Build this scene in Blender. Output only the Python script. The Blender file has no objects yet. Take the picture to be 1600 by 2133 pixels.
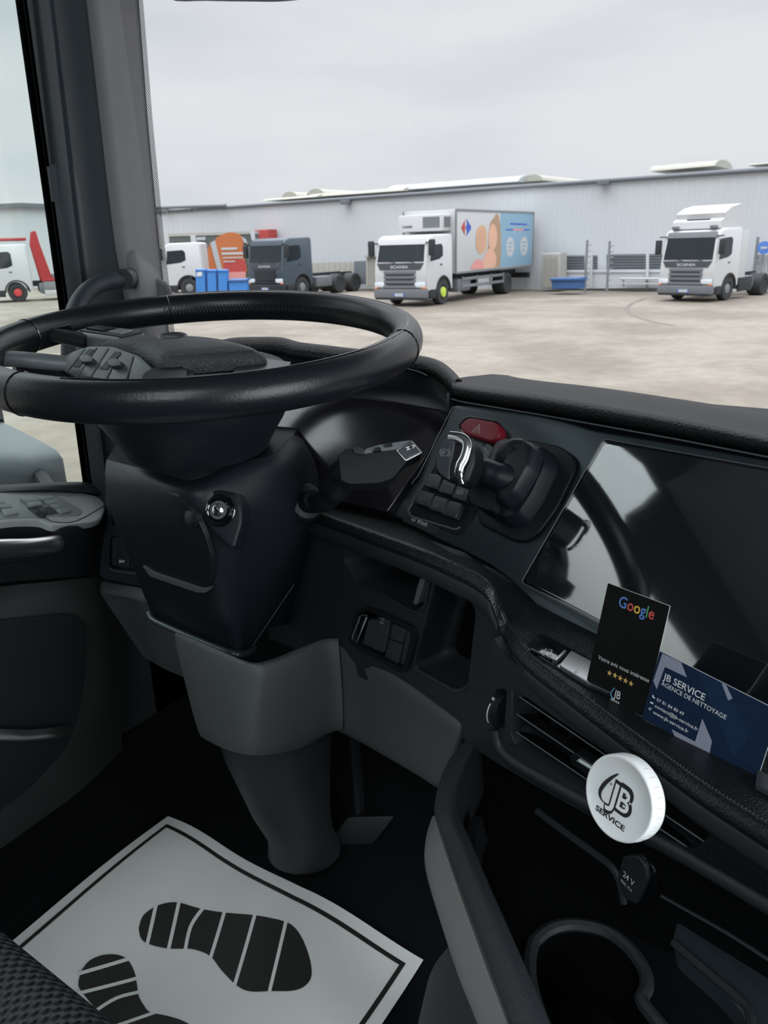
import bpy, bmesh, math, random
from mathutils import Vector, Matrix
from mathutils.geometry import tessellate_polygon
random.seed(7)
V = Vector
sc = bpy.context.scene
COL = sc.collection

# ---------------------------------------------------------------- camera, sky, exposure
FPX = 1620.0
YAW, PIT, ROL = math.radians(35), math.radians(19.0), math.radians(1.8)
fw = V((-math.sin(YAW)*math.cos(PIT), math.cos(YAW)*math.cos(PIT), -math.sin(PIT)))
r0 = V((math.cos(YAW), math.sin(YAW), 0)); u0 = r0.cross(fw)
rt = r0*math.cos(ROL)-u0*math.sin(ROL)
up = u0*math.cos(ROL)+r0*math.sin(ROL)
cam = bpy.data.cameras.new('camera'); camo = bpy.data.objects.new('camera', cam); COL.objects.link(camo)
cam.sensor_fit = 'HORIZONTAL'; cam.sensor_width = 36; cam.lens = 36*FPX/1600
cam.clip_start = .02; cam.clip_end = 600
M = Matrix((( rt.x, up.x, -fw.x, 0), (rt.y, up.y, -fw.y, 0), (rt.z, up.z, -fw.z, 0), (0,0,0,1)))
camo.matrix_world = M
cam.dof.use_dof = True; cam.dof.focus_distance = .64; cam.dof.aperture_fstop = 28
sc.camera = camo
sc.view_settings.view_transform = 'Standard'; sc.view_settings.look = 'None'
sc.view_settings.gamma = 1; sc.view_settings.exposure = 0.0
try: sc.view_settings.use_curve_mapping = False
except Exception: pass
sc.cycles.max_bounces = 10; sc.cycles.transparent_max_bounces = 16; sc.cycles.diffuse_bounces = 5
sc.cycles.glossy_bounces = 4
try:
    sc.cycles.use_denoising = True; sc.cycles.denoiser = 'OPENIMAGEDENOISE'
    sc.cycles.sample_clamp_indirect = 6
except Exception: pass

SKY_GAIN = 1.0
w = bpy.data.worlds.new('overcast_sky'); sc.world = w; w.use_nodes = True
nt = w.node_tree; nt.nodes.clear(); N = nt.nodes.new; L = nt.links.new
out = N('ShaderNodeOutputWorld'); bg = N('ShaderNodeBackground'); L(bg.outputs[0], out.inputs[0])
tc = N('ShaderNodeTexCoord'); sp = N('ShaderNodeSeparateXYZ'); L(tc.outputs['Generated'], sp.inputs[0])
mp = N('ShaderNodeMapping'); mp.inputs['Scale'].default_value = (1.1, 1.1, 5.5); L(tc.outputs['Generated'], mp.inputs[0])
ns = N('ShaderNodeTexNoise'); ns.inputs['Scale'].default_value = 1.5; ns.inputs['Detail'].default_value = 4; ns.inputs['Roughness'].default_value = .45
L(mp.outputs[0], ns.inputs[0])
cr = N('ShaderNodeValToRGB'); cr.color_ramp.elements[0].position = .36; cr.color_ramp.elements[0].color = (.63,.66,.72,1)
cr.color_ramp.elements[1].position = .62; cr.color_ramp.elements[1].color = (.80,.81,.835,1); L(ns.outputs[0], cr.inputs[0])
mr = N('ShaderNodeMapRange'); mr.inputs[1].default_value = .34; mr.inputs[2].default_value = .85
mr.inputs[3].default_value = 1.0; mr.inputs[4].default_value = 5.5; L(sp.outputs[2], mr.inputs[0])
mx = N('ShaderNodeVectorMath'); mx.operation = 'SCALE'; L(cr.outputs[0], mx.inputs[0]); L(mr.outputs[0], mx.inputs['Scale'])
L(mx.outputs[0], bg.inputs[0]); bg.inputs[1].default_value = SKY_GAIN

def area(name, loc, direction, sx, sy, power, col=(1,1,1)):
    l = bpy.data.lights.new(name, 'AREA'); l.shape = 'RECTANGLE'; l.size = sx; l.size_y = sy; l.energy = power; l.color = col
    o = bpy.data.objects.new(name, l); COL.objects.link(o); o.location = loc; o.rotation_euler = V(direction).to_track_quat('-Z', 'Z').to_euler(); return o
# unseen fill lights added to brighten the cab: passenger side, overhead, behind the camera
area('door_fill', (1.42, -.05, .05), (-1, .12, -.22), 1.5, 1.3, 38, (.93,.98,1))
area('overhead_fill', (.10, -.62, .80), (0, .1, -1), .66, .62, 9, (.95,.98,1))
area('rear_fill', (.30, -1.15, .45), (-.28, .95, -.50), .7, .35, 7, (.93,.98,1))

# ---------------------------------------------------------------- geometry helpers
def ray(x, y): return fw + rt*((x-800)/FPX) + up*((1066.5-y)/FPX)
def D(x, y, d): return ray(x, y)*d
def at(px_, py_, **k):
    d = ray(px_, py_)
    for a, v in k.items(): return d*(v/d['xyz'.index(a)])
def hit(x, y, P, lift=0):
    n = P[1]; d = ray(x, y); return d*((P[0].dot(n)+lift)/d.dot(n))
def plane3(a, b, c):
    n = (b-a).cross(c-a).normalized()
    if n.dot(a) > 0: n = -n
    return (a, n)
def rnd(pts, r, seg=4):
    """round the corners of a 2-D outline"""
    o = []; n = len(pts); rr = r if isinstance(r, (list, tuple)) else [r]*n
    for i, p in enumerate(pts):
        p = V(p); a = V(pts[i-1])-p; b = V(pts[(i+1) % n])-p; q = rr[i]
        q = min(q, a.length*.45, b.length*.45)
        if q < .2 : o.append(tuple(p)); continue
        A = p+a.normalized()*q; B = p+b.normalized()*q
        for k in range(seg+1):
            t = k/seg; o.append(tuple((1-t)**2*A+2*t*(1-t)*p+t*t*B))
    return o
def cr1(P, n):
    """Catmull-Rom through points P, n steps per span"""
    o = []; m = len(P)
    for i in range(m-1):
        a = P[max(i-1,0)]; b = P[i]; c = P[i+1]; d = P[min(i+2,m-1)]
        for k in range(n):
            t = k/n; o.append(.5*((2*b)+(c-a)*t+(2*a-5*b+4*c-d)*t*t+(3*b-a-3*c+d)*t**3))
    o.append(P[-1].copy()); return o
def curve2(pts, n=6): return [tuple(p) for p in cr1([V(p) for p in pts], n)]
def resamp(P, n):
    ln = [0]
    for a, b in zip(P, P[1:]): ln.append(ln[-1]+(b-a).length)
    o = []; j = 0
    for k in range(n):
        s = ln[-1]*k/(n-1)
        while j < len(P)-2 and ln[j+1] < s: j += 1
        t = (s-ln[j])/max(1e-9, ln[j+1]-ln[j]); o.append(P[j].lerp(P[j+1], min(1, max(0, t))))
    return o
def merge(bm, b2, mi=0):
    me = bpy.data.meshes.new('tmp')
    for f in b2.faces: f.material_index = mi
    b2.to_mesh(me); bm.from_mesh(me); b2.free(); bpy.data.meshes.remove(me)
    return bm
def bevel_sel(bm, edges, r, seg=3):
    if r > 0 and edges:
        bmesh.ops.bevel(bm, geom=edges, offset=r, offset_type='OFFSET', segments=seg, profile=.6, affect='EDGES', clamp_overlap=True)
def prism(front, off, r=0, seg=3):
    """front = ring of 3-D points, off = vector to the back ring"""
    bm = bmesh.new(); n = len(front)
    A = [bm.verts.new(p) for p in front]; B = [bm.verts.new(V(p)+off) for p in front]
    f = bm.faces.new(A); bm.faces.new(B[::-1])
    for i in range(n): bm.faces.new((A[i], B[i], B[(i+1) % n], A[(i+1) % n]))
    bmesh.ops.recalc_face_normals(bm, faces=bm.faces[:])
    if r > 0:
        es = [e for e in f.edges]; bevel_sel(bm, es, r, seg)
    return bm
def slab(pix, P, t, r=0, lift=0, seg=3):
    pts = [hit(x, y, P, lift) for x, y in pix]; return prism(pts, -P[1]*t, r, seg)
def holed(outer, holes, P, t, lift=0, hole_t=None):
    """a plate with real openings; the opening walls run hole_t deep"""
    loops = [outer]+holes; hole_t = hole_t or t
    tri = tessellate_polygon([[V((x, y, 0)) for x, y in lp] for lp in loops])
    flat = [hit(x, y, P, lift) for lp in loops for x, y in lp]
    bm = bmesh.new(); vs = [bm.verts.new(p) for p in flat]
    for a in tri:
        try: bm.faces.new([vs[i] for i in a])
        except ValueError: pass
    bmesh.ops.recalc_face_normals(bm, faces=bm.faces[:])
    if bm.faces and sum((f.normal.dot(P[1]) for f in bm.faces)) < 0: bmesh.ops.reverse_faces(bm, faces=bm.faces[:])
    k = 0
    for li, lp in enumerate(loops):
        n = len(lp); dd = -P[1]*(t if li == 0 else hole_t)
        ring = vs[k:k+n]; back = [bm.verts.new(v.co+dd) for v in ring]; k += n
        for i in range(n):
            try: bm.faces.new((ring[i], ring[(i+1) % n], back[(i+1) % n], back[i]))
            except ValueError: pass
    return bm
def box(c, ex, ey, ez, sx, sy, sz, r=0, seg=2):
    """box centred at c with axes ex, ey, ez"""
    bm = bmesh.new(); bmesh.ops.create_cube(bm, size=1)
    bmesh.ops.scale(bm, vec=(sx, sy, sz), verts=bm.verts[:])
    if r > 0: bevel_sel(bm, bm.edges[:], r, seg)
    m = Matrix((( ex.x, ey.x, ez.x, c.x), (ex.y, ey.y, ez.y, c.y), (ex.z, ey.z, ez.z, c.z), (0,0,0,1)))
    bm.transform(m)
    bmesh.ops.recalc_face_normals(bm, faces=bm.faces[:]); return bm
EX, EY, EZ = V((1,0,0)), V((0,1,0)), V((0,0,1))
def abox(x0, x1, y0, y1, z0, z1, r=0, seg=2):
    return box(V(((x0+x1)/2, (y0+y1)/2, (z0+z1)/2)), EX, EY, EZ, abs(x1-x0), abs(y1-y0), abs(z1-z0), r, seg)
def rings(R, cap=True, closed=False):
    bm = bmesh.new(); VS = [[bm.verts.new(p) for p in r] for r in R]; n = len(R[0])
    m = len(R)
    for i in range(m if closed else m-1):
        A = VS[i]; B = VS[(i+1) % m]
        for j in range(n):
            bm.faces.new((A[j], A[(j+1) % n], B[(j+1) % n], B[j]))
    if cap and not closed:
        bm.faces.new(VS[0][::-1]); bm.faces.new(VS[-1])
    bmesh.ops.recalc_face_normals(bm, faces=bm.faces[:]); return bm
def tube(path, rad, seg=12, closed=False, upv=None, cap=True):
    """sweep; rad = number / list of numbers / list of (side, up) radii"""
    R = []; n = len(path); prev = None
    for i, p in enumerate(path):
        a = path[(i-1) % n] if (closed or i > 0) else path[i]
        b = path[(i+1) % n] if (closed or i < n-1) else path[i]
        t = (b-a).normalized()
        if upv is not None: s = t.cross(upv).normalized()
        elif prev is None: s = t.cross(EZ if abs(t.z) < .9 else EX).normalized()
        else: s = (prev-t*prev.dot(t)).normalized()
        prev = s; q = s.cross(t).normalized()
        rr = rad[i] if isinstance(rad, list) else rad
        ra, rb = rr if isinstance(rr, tuple) else (rr, rr)
        R.append([p+s*(ra*math.cos(2*math.pi*k/seg))+q*(rb*math.sin(2*math.pi*k/seg)) for k in range(seg)])
    return rings(R, cap, closed)
def lathe(prof, c, ax, seg=32, e1=None):
    """prof = [(radius, height)] around axis ax through c"""
    ax = ax.normalized(); e1 = e1 or ax.cross(EZ if abs(ax.z) < .9 else EX).normalized(); e1 = (e1-ax*e1.dot(ax)).normalized(); e2 = ax.cross(e1)
    R = [[c+ax*h+e1*(max(r, 1e-5)*math.cos(2*math.pi*k/seg))+e2*(max(r, 1e-5)*math.sin(2*math.pi*k/seg)) for k in range(seg)] for r, h in prof]
    return rings(R, True, False)
def sheet(rows, nu=4, nv=4, thick=0):
    """smooth surface through a grid of points; thick closes it into a shell"""
    n = max(len(r) for r in rows)
    A = [cr1(r, nu) for r in rows]; cols = [cr1([A[i][j] for i in range(len(A))], nv) for j in range(len(A[0]))]
    bm = bmesh.new(); vs = [[bm.verts.new(p) for p in c] for c in cols]
    for i in range(len(vs)-1):
        for j in range(len(vs[0])-1):
            bm.faces.new((vs[i][j], vs[i+1][j], vs[i+1][j+1], vs[i][j+1]))
    cen = sum((v.co for v in bm.verts), V((0,0,0)))/len(bm.verts)
    bm.normal_update()
    if sum(f.normal.dot(f.calc_center_median()) for f in bm.faces) > 0: bmesh.ops.reverse_faces(bm, faces=bm.faces[:])
    if thick:
        bm.normal_update(); bmesh.ops.solidify(bm, geom=bm.faces[:], thickness=thick)
    return bm

# ---------------------------------------------------------------- materials
MAT = {}
def mat(name, col, rough=.5, metal=0, bump=None, spec=.5, coat=0, var=0, vscale=8, alpha=None):
    m = bpy.data.materials.new(name); m.use_nodes = True; t = m.node_tree; b = t.nodes['Principled BSDF']
    b.inputs['Base Color'].default_value = (*col, 1); b.inputs['Roughness'].default_value = rough; b.inputs['Metallic'].default_value = metal
    b.inputs['Specular IOR Level'].default_value = spec
    if coat: b.inputs['Coat Weight'].default_value = coat; b.inputs['Coat Roughness'].default_value = .06
    tc = t.nodes.new('ShaderNodeTexCoord')
    n = t.nodes.new('ShaderNodeTexNoise'); n.inputs['Scale'].default_value = vscale; n.inputs['Detail'].default_value = 5
    t.links.new(tc.outputs['Object'], n.inputs['Vector'])
    v = var or .06
    r = t.nodes.new('ShaderNodeValToRGB'); r.color_ramp.elements[0].position = .3; r.color_ramp.elements[1].position = .7
    r.color_ramp.elements[0].color = (*[c*(1-v) for c in col], 1); r.color_ramp.elements[1].color = (*[min(1, c*(1+v)) for c in col], 1)
    t.links.new(n.outputs[0], r.inputs[0]); t.links.new(r.outputs[0], b.inputs['Base Color'])
    if bump:
        kind, s, k = bump
        if kind == 'vor':
            x = t.nodes.new('ShaderNodeTexVoronoi'); x.inputs['Scale'].default_value = s; x.feature = 'SMOOTH_F1'; x.inputs['Smoothness'].default_value = .25; o = x.outputs['Distance']
        else:
            x = t.nodes.new('ShaderNodeTexNoise'); x.inputs['Scale'].default_value = s; x.inputs['Detail'].default_value = 3; o = x.outputs[0]
        t.links.new(tc.outputs['Object'], x.inputs['Vector'])
        bp = t.nodes.new('ShaderNodeBump'); bp.inputs['Strength'].default_value = k; bp.inputs['Distance'].default_value = .001
        if kind == 'vor': bp.invert = True
        t.links.new(o, bp.inputs['Height']); t.links.new(bp.outputs[0], b.inputs['Normal'])
    MAT[name] = m; return m
def glass(name, tint, refl=.06, rough=0.0):
    m = bpy.data.materials.new(name); m.use_nodes = True; t = m.node_tree; t.nodes.clear()
    o = t.nodes.new('ShaderNodeOutputMaterial'); x = t.nodes.new('ShaderNodeMixShader'); a = t.nodes.new('ShaderNodeBsdfTransparent'); g = t.nodes.new('ShaderNodeBsdfGlossy')
    a.inputs[0].default_value = (*tint, 1); g.inputs['Roughness'].default_value = rough; g.inputs[0].default_value = (1,1,1,1)
    f = t.nodes.new('ShaderNodeFresnel'); f.inputs[0].default_value = 1.45
    mu = t.nodes.new('ShaderNodeMath'); mu.operation = 'MULTIPLY'; mu.inputs[1].default_value = refl/.04
    t.links.new(f.outputs[0], mu.inputs[0]); t.links.new(mu.outputs[0], x.inputs[0]); t.links.new(a.outputs[0], x.inputs[1]); t.links.new(g.outputs[0], x.inputs[2]); t.links.new(x.outputs[0], o.inputs[0])
    MAT[name] = m; return m

mat('black_plastic', (.007,.009,.011), .45, bump=('noise', 900, .15), spec=.28)
mat('soft_black', (.006,.008,.010), .6, bump=('noise', 1100, .3), spec=.3)
mat('column_plastic', (.008,.011,.015), .42, bump=('noise', 1400, .12), spec=.28)
mat('dark_trim', (.016,.020,.023), .5, bump=('noise', 1200, .25))
mat('pillar_dark', (.022,.030,.038), .5, bump=('noise', 900, .2))
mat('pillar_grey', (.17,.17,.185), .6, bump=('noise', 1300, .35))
mat('grey_plastic', (.07,.079,.082), .6, bump=('noise', 1000, .5))
mat('light_grey', (.165,.168,.165), .6, bump=('noise', 900, .3))
mat('leather', (.008,.010,.011), .36, bump=('vor', 520, .5), spec=.4)
mat('wheel_leather', (.008,.010,.013), .31, bump=('noise', 420, .18), spec=.38)
mat('grain', (.034,.038,.044), .45, bump=('vor', 700, .8))
mat('pod_grey', (.075,.092,.09), .4, metal=.15)
mat('pad_leather', (.009,.0105,.012), .5, bump=('vor', 380, .9), spec=.22)
mat('satin_panel', (.040,.056,.064), .30, metal=.5)
mat('gloss_black', (.004,.005,.007), .07, spec=.5, coat=.6)
mat('screen', (.008,.011,.014), .05, spec=1.0)
MAT['screen'].node_tree.nodes['Principled BSDF'].inputs['IOR'].default_value = 1.85
mat('display', (.012,.011,.016), .12, spec=1.0)
MAT['display'].node_tree.nodes['Principled BSDF'].inputs['IOR'].default_value = 1.7
mat('recess_shade_black', (.0015,.002,.0025), .8, spec=.1)  # blacker than the plastics: shade of recesses and vent slats put into the colour
mat('chrome', (.72,.74,.75), .16, metal=1)
mat('satin_metal', (.45,.47,.48), .32, metal=1)
mat('key_grey', (.03,.036,.043), .4)
mat('button_green', (.22,.255,.25), .38, metal=.2)
mat('hazard_red', (.19,.012,.022), .4, spec=.25)
mat('print_white', (.62,.64,.66), .6)
mat('print_dim', (.20,.22,.23), .6)
mat('seat_leather', (.02,.024,.026), .5, spec=.22)
mat('floor_mat', (.004,.005,.006), .9, bump=('noise', 400, .5), spec=.15)
mat('paper', (.84,.86,.85), .55, var=.04, vscale=5)
mat('ink', (.018,.02,.018), .5)
mat('card_black', (.006,.007,.007), .5, spec=.12)
mat('card_navy', (.009,.022,.052), .5, spec=.15)
mat('card_navy2', (.012,.028,.066), .5, spec=.15)
mat('card_edge', (.5,.52,.53), .6)
mat('lilac', (.26,.28,.36), .5)
mat('star', (.68,.45,.13), .5)
for n_, c_ in dict(g_blue=(.10,.23,.62), g_red=(.62,.09,.08), g_yellow=(.75,.45,.06), g_green=(.08,.36,.13), cyan=(.12,.40,.62)).items(): mat(n_, c_, .5)
mat('disc_white', (.80,.84,.85), .3)
mat('disc_side', (.62,.60,.58), .45)
mat('fabric_blue', (.02,.025,.06), .9)
# outdoors
mat('ground', (.58,.515,.43), .85)
mat('white_paint', (.54,.545,.55), .35, var=.02)
mat('cream_paint', (.43,.42,.385), .45)
mat('dark_paint', (.055,.075,.095), .3)
mat('truck_glass', (.015,.022,.027), .12, spec=.4)
mat('truck_black', (.02,.023,.028), .5)
mat('truck_dark', (.05,.056,.065), .45)
mat('truck_grey', (.15,.16,.175), .45)
mat('tyre', (.035,.036,.038), .8)
mat('rim_grey', (.27,.285,.30), .4, metal=.4)
mat('hub_green', (.55,.72,.08), .5)
mat('hub_red', (.6,.06,.06), .5)
mat('lamp_clear', (.65,.70,.74), .12)
mat('lamp_amber', (.8,.25,.12), .3)
mat('plate_white', (.45,.48,.53), .4)
mat('plate_blue', (.06,.12,.55), .4)
mat('wall_white', (.57,.595,.615), .75, var=.02, vscale=.3, spec=.1)
mat('gutter', (.15,.165,.18), .6)
mat('roof_cream', (.36,.35,.30), .6)
mat('roof_pale', (.40,.42,.43), .5)
mat('louvre', (.16,.18,.20), .5)
mat('bin_blue', (.05,.22,.58), .45)
mat('dump_blue', (.05,.13,.32), .5)
mat('ad_blue', (.24,.40,.52), .45)
mat('skin', (.72,.42,.30), .6)
mat('skin2', (.62,.36,.25), .6)
mat('hair', (.42,.27,.17), .6)
mat('hair2', (.62,.40,.24), .6)
mat('pink', (.70,.30,.28), .6)
mat('ad_red', (.48,.065,.06), .5)
mat('ad_orange', (.52,.16,.05), .5)
mat('ad_silver', (.45,.48,.50), .5)
mat('ad_dark', (.10,.12,.11), .6)
mat('ad_green', (.20,.26,.17), .6)
mat('logo_blue', (.05,.10,.5), .5)
mat('red_paint', (.42,.035,.04), .4)
mat('mirror_shell', (.10,.115,.125), .42)
mat('concrete', (.55,.55,.53), .8)
glass('windscreen_glass', (.97,.985,.985), .015)
glass('side_glass', (.945,.993,.972), .03)
MAT['ground'].node_tree  # detailed below

def mesh_out(name, bm, mats, parent=None, smooth=40):
    me = bpy.data.meshes.new(name)
    a = math.radians(smooth)
    bm.normal_update()
    for f in bm.faces: f.smooth = True
    for e in bm.edges:
        if len(e.link_faces) != 2 or e.calc_face_angle(0) > a: e.smooth = False
    if parent is not None and not parent.get('_loc'): bm.transform(WM[parent.name].inverted())
    bm.to_mesh(me); bm.free()
    for m in (mats if isinstance(mats, (list, tuple)) else [mats]): me.materials.append(MAT[m])
    o = bpy.data.objects.new(name, me); COL.objects.link(o)
    if parent is not None: o.parent = parent
    WM[o.name] = WM[parent.name] if parent is not None else Matrix.Identity(4)
    return o
WM = {}
def tag(o, label=None, cat=None, group=None, kind=None):
    if label: o['label'] = label
    if cat: o['category'] = cat
    if group: o['group'] = group
    if kind: o['kind'] = kind
    return o
def thing(name, label, cat, loc=(0,0,0), rotz=0, group=None, kind=None):
    o = bpy.data.objects.new(name, None); COL.objects.link(o); o.location = loc; o.rotation_euler = (0,0,rotz); o.empty_display_size = .05
    WM[o.name] = Matrix.Translation(V(loc)) @ Matrix.Rotation(rotz, 4, 'Z')
    return tag(o, label, cat, group, kind)
def part(name, bm, m, parent, label=None, smooth=40):
    o = mesh_out(name, bm, m, parent, smooth)
    if label: o['label'] = label
    return o
def lpart(name, bm, m, parent, label=None, smooth=40):
    """part whose mesh is already in the parent's own coordinates"""
    bm.transform(WM[parent.name]); return part(name, bm, m, parent, label, smooth)
def struct(name, bm, m, label, smooth=40):
    return tag(mesh_out(name, bm, m, None, smooth), label, 'structure', None, 'structure')
def single(name, bm, m, label, cat, group=None, smooth=40, kind=None):
    return tag(mesh_out(name, bm, m, None, smooth), label, cat, group, kind)
def text_bm(s, o, X, Y, height, width=None, fat=0, lift=.0003, thick=.0002, align='LEFT', nz=None):
    """flat lettering: baseline origin o, axes X (reading) and Y (up), cap height, optional fixed width"""
    c = bpy.data.curves.new('txt', 'FONT'); c.body = s; c.offset = fat; c.resolution_u = 4
    ob = bpy.data.objects.new('txt', c); COL.objects.link(ob)
    dg = bpy.context.evaluated_depsgraph_get(); me = bpy.data.meshes.new_from_object(ob.evaluated_get(dg))
    bm = bmesh.new(); bm.from_mesh(me); bpy.data.objects.remove(ob); bpy.data.curves.remove(c); bpy.data.meshes.remove(me)
    xs = [v.co.x for v in bm.verts]; x0, x1 = min(xs), max(xs); k = height/.72; kx = k
    if width: kx = width/(x1-x0)
    sh = {'LEFT': -x0, 'CENTER': -(x0+x1)/2, 'RIGHT': -x1}[align]
    Z = nz or X.cross(Y).normalized()
    for v in bm.verts: v.co = o+X*((v.co.x+sh)*kx)+Y*(v.co.y*k)+Z*lift
    return bm
def quad_bm(o, X, Y, Z, pts, lift=.0003, t=.0002):
    return prism([o+X*x+Y*y+Z*(lift) for x, y in pts], -Z*t)
def join(*bms):
    a = bms[0]
    for b in bms[1:]:
        me = bpy.data.meshes.new('tmp'); b.to_mesh(me); a.from_mesh(me); b.free(); bpy.data.meshes.remove(me)
    return a
def set_mi(bm, i):
    for f in bm.faces: f.material_index = i
    return bm
# ================================================================ OUTSIDE
GZ = -2.45
def G(x, y): return at(x, y, z=GZ)
# ground material: pale worn asphalt with damp stains and tyre arcs
t = MAT['ground'].node_tree; b = t.nodes['Principled BSDF']; tcn = t.nodes.new('ShaderNodeTexCoord')
def noise(scale, det, sc3=(1,1,1)):
    m_ = t.nodes.new('ShaderNodeMapping'); m_.inputs['Scale'].default_value = sc3; t.links.new(tcn.outputs['Object'], m_.inputs[0])
    n_ = t.nodes.new('ShaderNodeTexNoise'); n_.inputs['Scale'].default_value = scale; n_.inputs['Detail'].default_value = det; t.links.new(m_.outputs[0], n_.inputs['Vector']); return n_
def ramp(src, p0, c0, p1, c1):
    r_ = t.nodes.new('ShaderNodeValToRGB'); r_.color_ramp.elements[0].position = p0; r_.color_ramp.elements[0].color = (*c0, 1)
    r_.color_ramp.elements[1].position = p1; r_.color_ramp.elements[1].color = (*c1, 1); t.links.new(src, r_.inputs[0]); return r_
na = noise(.35, 6, (1,1,1)); ra = ramp(na.outputs[0], .40, (.180,.154,.124), .62, (.250,.221,.186))
nb = noise(3.0, 8); rb = ramp(nb.outputs[0], .35, (.86,.85,.84), .7, (1.06,1.05,1.03))
ncn = noise(.16, 3, (1, .5, 1)); rc = ramp(ncn.outputs[0], .60, (1,1,1), .75, (.72,.70,.68))
mm = t.nodes.new('ShaderNodeMix'); mm.data_type = 'RGBA'; mm.blend_type = 'MULTIPLY'; mm.inputs[0].default_value = 1
t.links.new(ra.outputs[0], mm.inputs[6]); t.links.new(rb.outputs[0], mm.inputs[7])
m2 = t.nodes.new('ShaderNodeMix'); m2.data_type = 'RGBA'; m2.blend_type = 'MULTIPLY'; m2.inputs[0].default_value = 1
t.links.new(mm.outputs[2], m2.inputs[6]); t.links.new(rc.outputs[0], m2.inputs[7]); t.links.new(m2.outputs[2], b.inputs['Base Color'])
struct('ground', abox(-190, 90, -60, 120, GZ-.3, GZ), 'ground', 'pale beige worn asphalt yard with damp stains')
# tyre track arc on the yard
trk = [G(x, y) for x, y in [(1345,622),(1318,632),(1306,644),(1318,656),(1352,668),(1400,678)]]
bm = bmesh.new(); prevv = None
P_ = cr1([V((p.x, p.y, 0)) for p in trk], 8)
for i, p in enumerate(P_):
    d_ = (P_[min(i+1, len(P_)-1)]-P_[max(i-1, 0)]).normalized(); s_ = V((-d_.y, d_.x, 0))*.09
    a_ = bm.verts.new((p.x+s_.x, p.y+s_.y, GZ+.004)); c_ = bm.verts.new((p.x-s_.x, p.y-s_.y, GZ+.004))
    if prevv: bm.faces.new((prevv[0], prevv[1], c_, a_))
    prevv = (a_, c_)
mat('tyre_mark', (.155,.135,.115), .9)
single('tyre_mark', bm, 'tyre_mark', 'thin dark curved tyre mark on the yard in front of the white tractor', 'tyre mark')

# ---- long white warehouse
wa, wb = G(360, 597), G(1600, 607); wdir = (wb-wa); wdir.z = 0; wdir.normalize(); wn = V((wdir.y, -wdir.x, 0))
if wn.dot(wa) > 0: wn = -wn
WP = (wa, wn)
def WPo(o): return (wa+wn*o, wn)
def Wh(x, y, o=0): return hit(x, y, WPo(o))
bld = thing('warehouse_building', 'long white corrugated warehouse behind the parked lorries', 'building', tuple(wa+wdir*20))
L0 = Wh(347, 597); L0.z = GZ; T0 = Wh(347, 442); T1 = Wh(1600, 352)
zt = (T0.z+T1.z)/2
def wallpt(s, z): return V((wa.x+wdir.x*s, wa.y+wdir.y*s, z))
s0 = (L0-wa).dot(wdir); s1 = 75
# corrugated front skin
bm = bmesh.new(); step = .5; ss = s0; vv = []; k = 0
zlo = Wh(360, 442).z; 
def ztop(s):  # the eave follows the photographed line
    a_ = (Wh(360, 440)-wa).dot(wdir); c_ = (Wh(1600, 353)-wa).dot(wdir); za = Wh(360, 440).z; zc = Wh(1600, 353).z
    return za+(zc-za)*(s-a_)/(c_-a_)
while ss < s1:
    off = .014 if k % 2 else 0
    for q in (ss, ss+step*.45): vv.append((wallpt(q, GZ)+wn*off, wallpt(q, ztop(q))+wn*off))
    ss += step*.5; k += 1
bv = [(bm.verts.new(a), bm.verts.new(b_)) for a, b_ in vv]
for i in range(len(bv)-1): bm.faces.new((bv[i][0], bv[i+1][0], bv[i+1][1], bv[i][1]))
e0, e1 = wallpt(s0, GZ), wallpt(s1, GZ); back = -wn*26
bk = [bm.verts.new(p) for p in (e0+back, e1+back, V((e1.x, e1.y, ztop(s1)))+back, V((e0.x, e0.y, ztop(s0)))+back)]
bm.faces.new(bk); bm.faces.new((bv[0][0], bv[0][1], bk[3], bk[0])); bm.faces.new((bv[-1][0], bk[1], bk[2], bv[-1][1]))
part('wall', bm, 'wall_white', bld, smooth=20)
R0 = [V((e0.x, e0.y, ztop(s0)-.04)), V((e1.x, e1.y, ztop(s1)-.04)), V((e1.x, e1.y, ztop(s1)-.04))+back, V((e0.x, e0.y, ztop(s0)-.04))+back]
part('roof', prism([p-wn*.12 for p in R0], V((0,0,-.2))), 'roof_pale', bld)
ga, gb_ = V((e0.x, e0.y, ztop(s0)))+wn*.12, V((e1.x, e1.y, ztop(s1)))+wn*.12
part('gutter', tube([ga, gb_], .10, 8), 'gutter', bld)
for px, py in [(1258,378), (720,419)]:
    c_ = Wh(px, py+2, .35); part('floodlight', box(c_, wdir, wn, EZ, .45, .5, .22, .03), 'gutter', bld)
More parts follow.
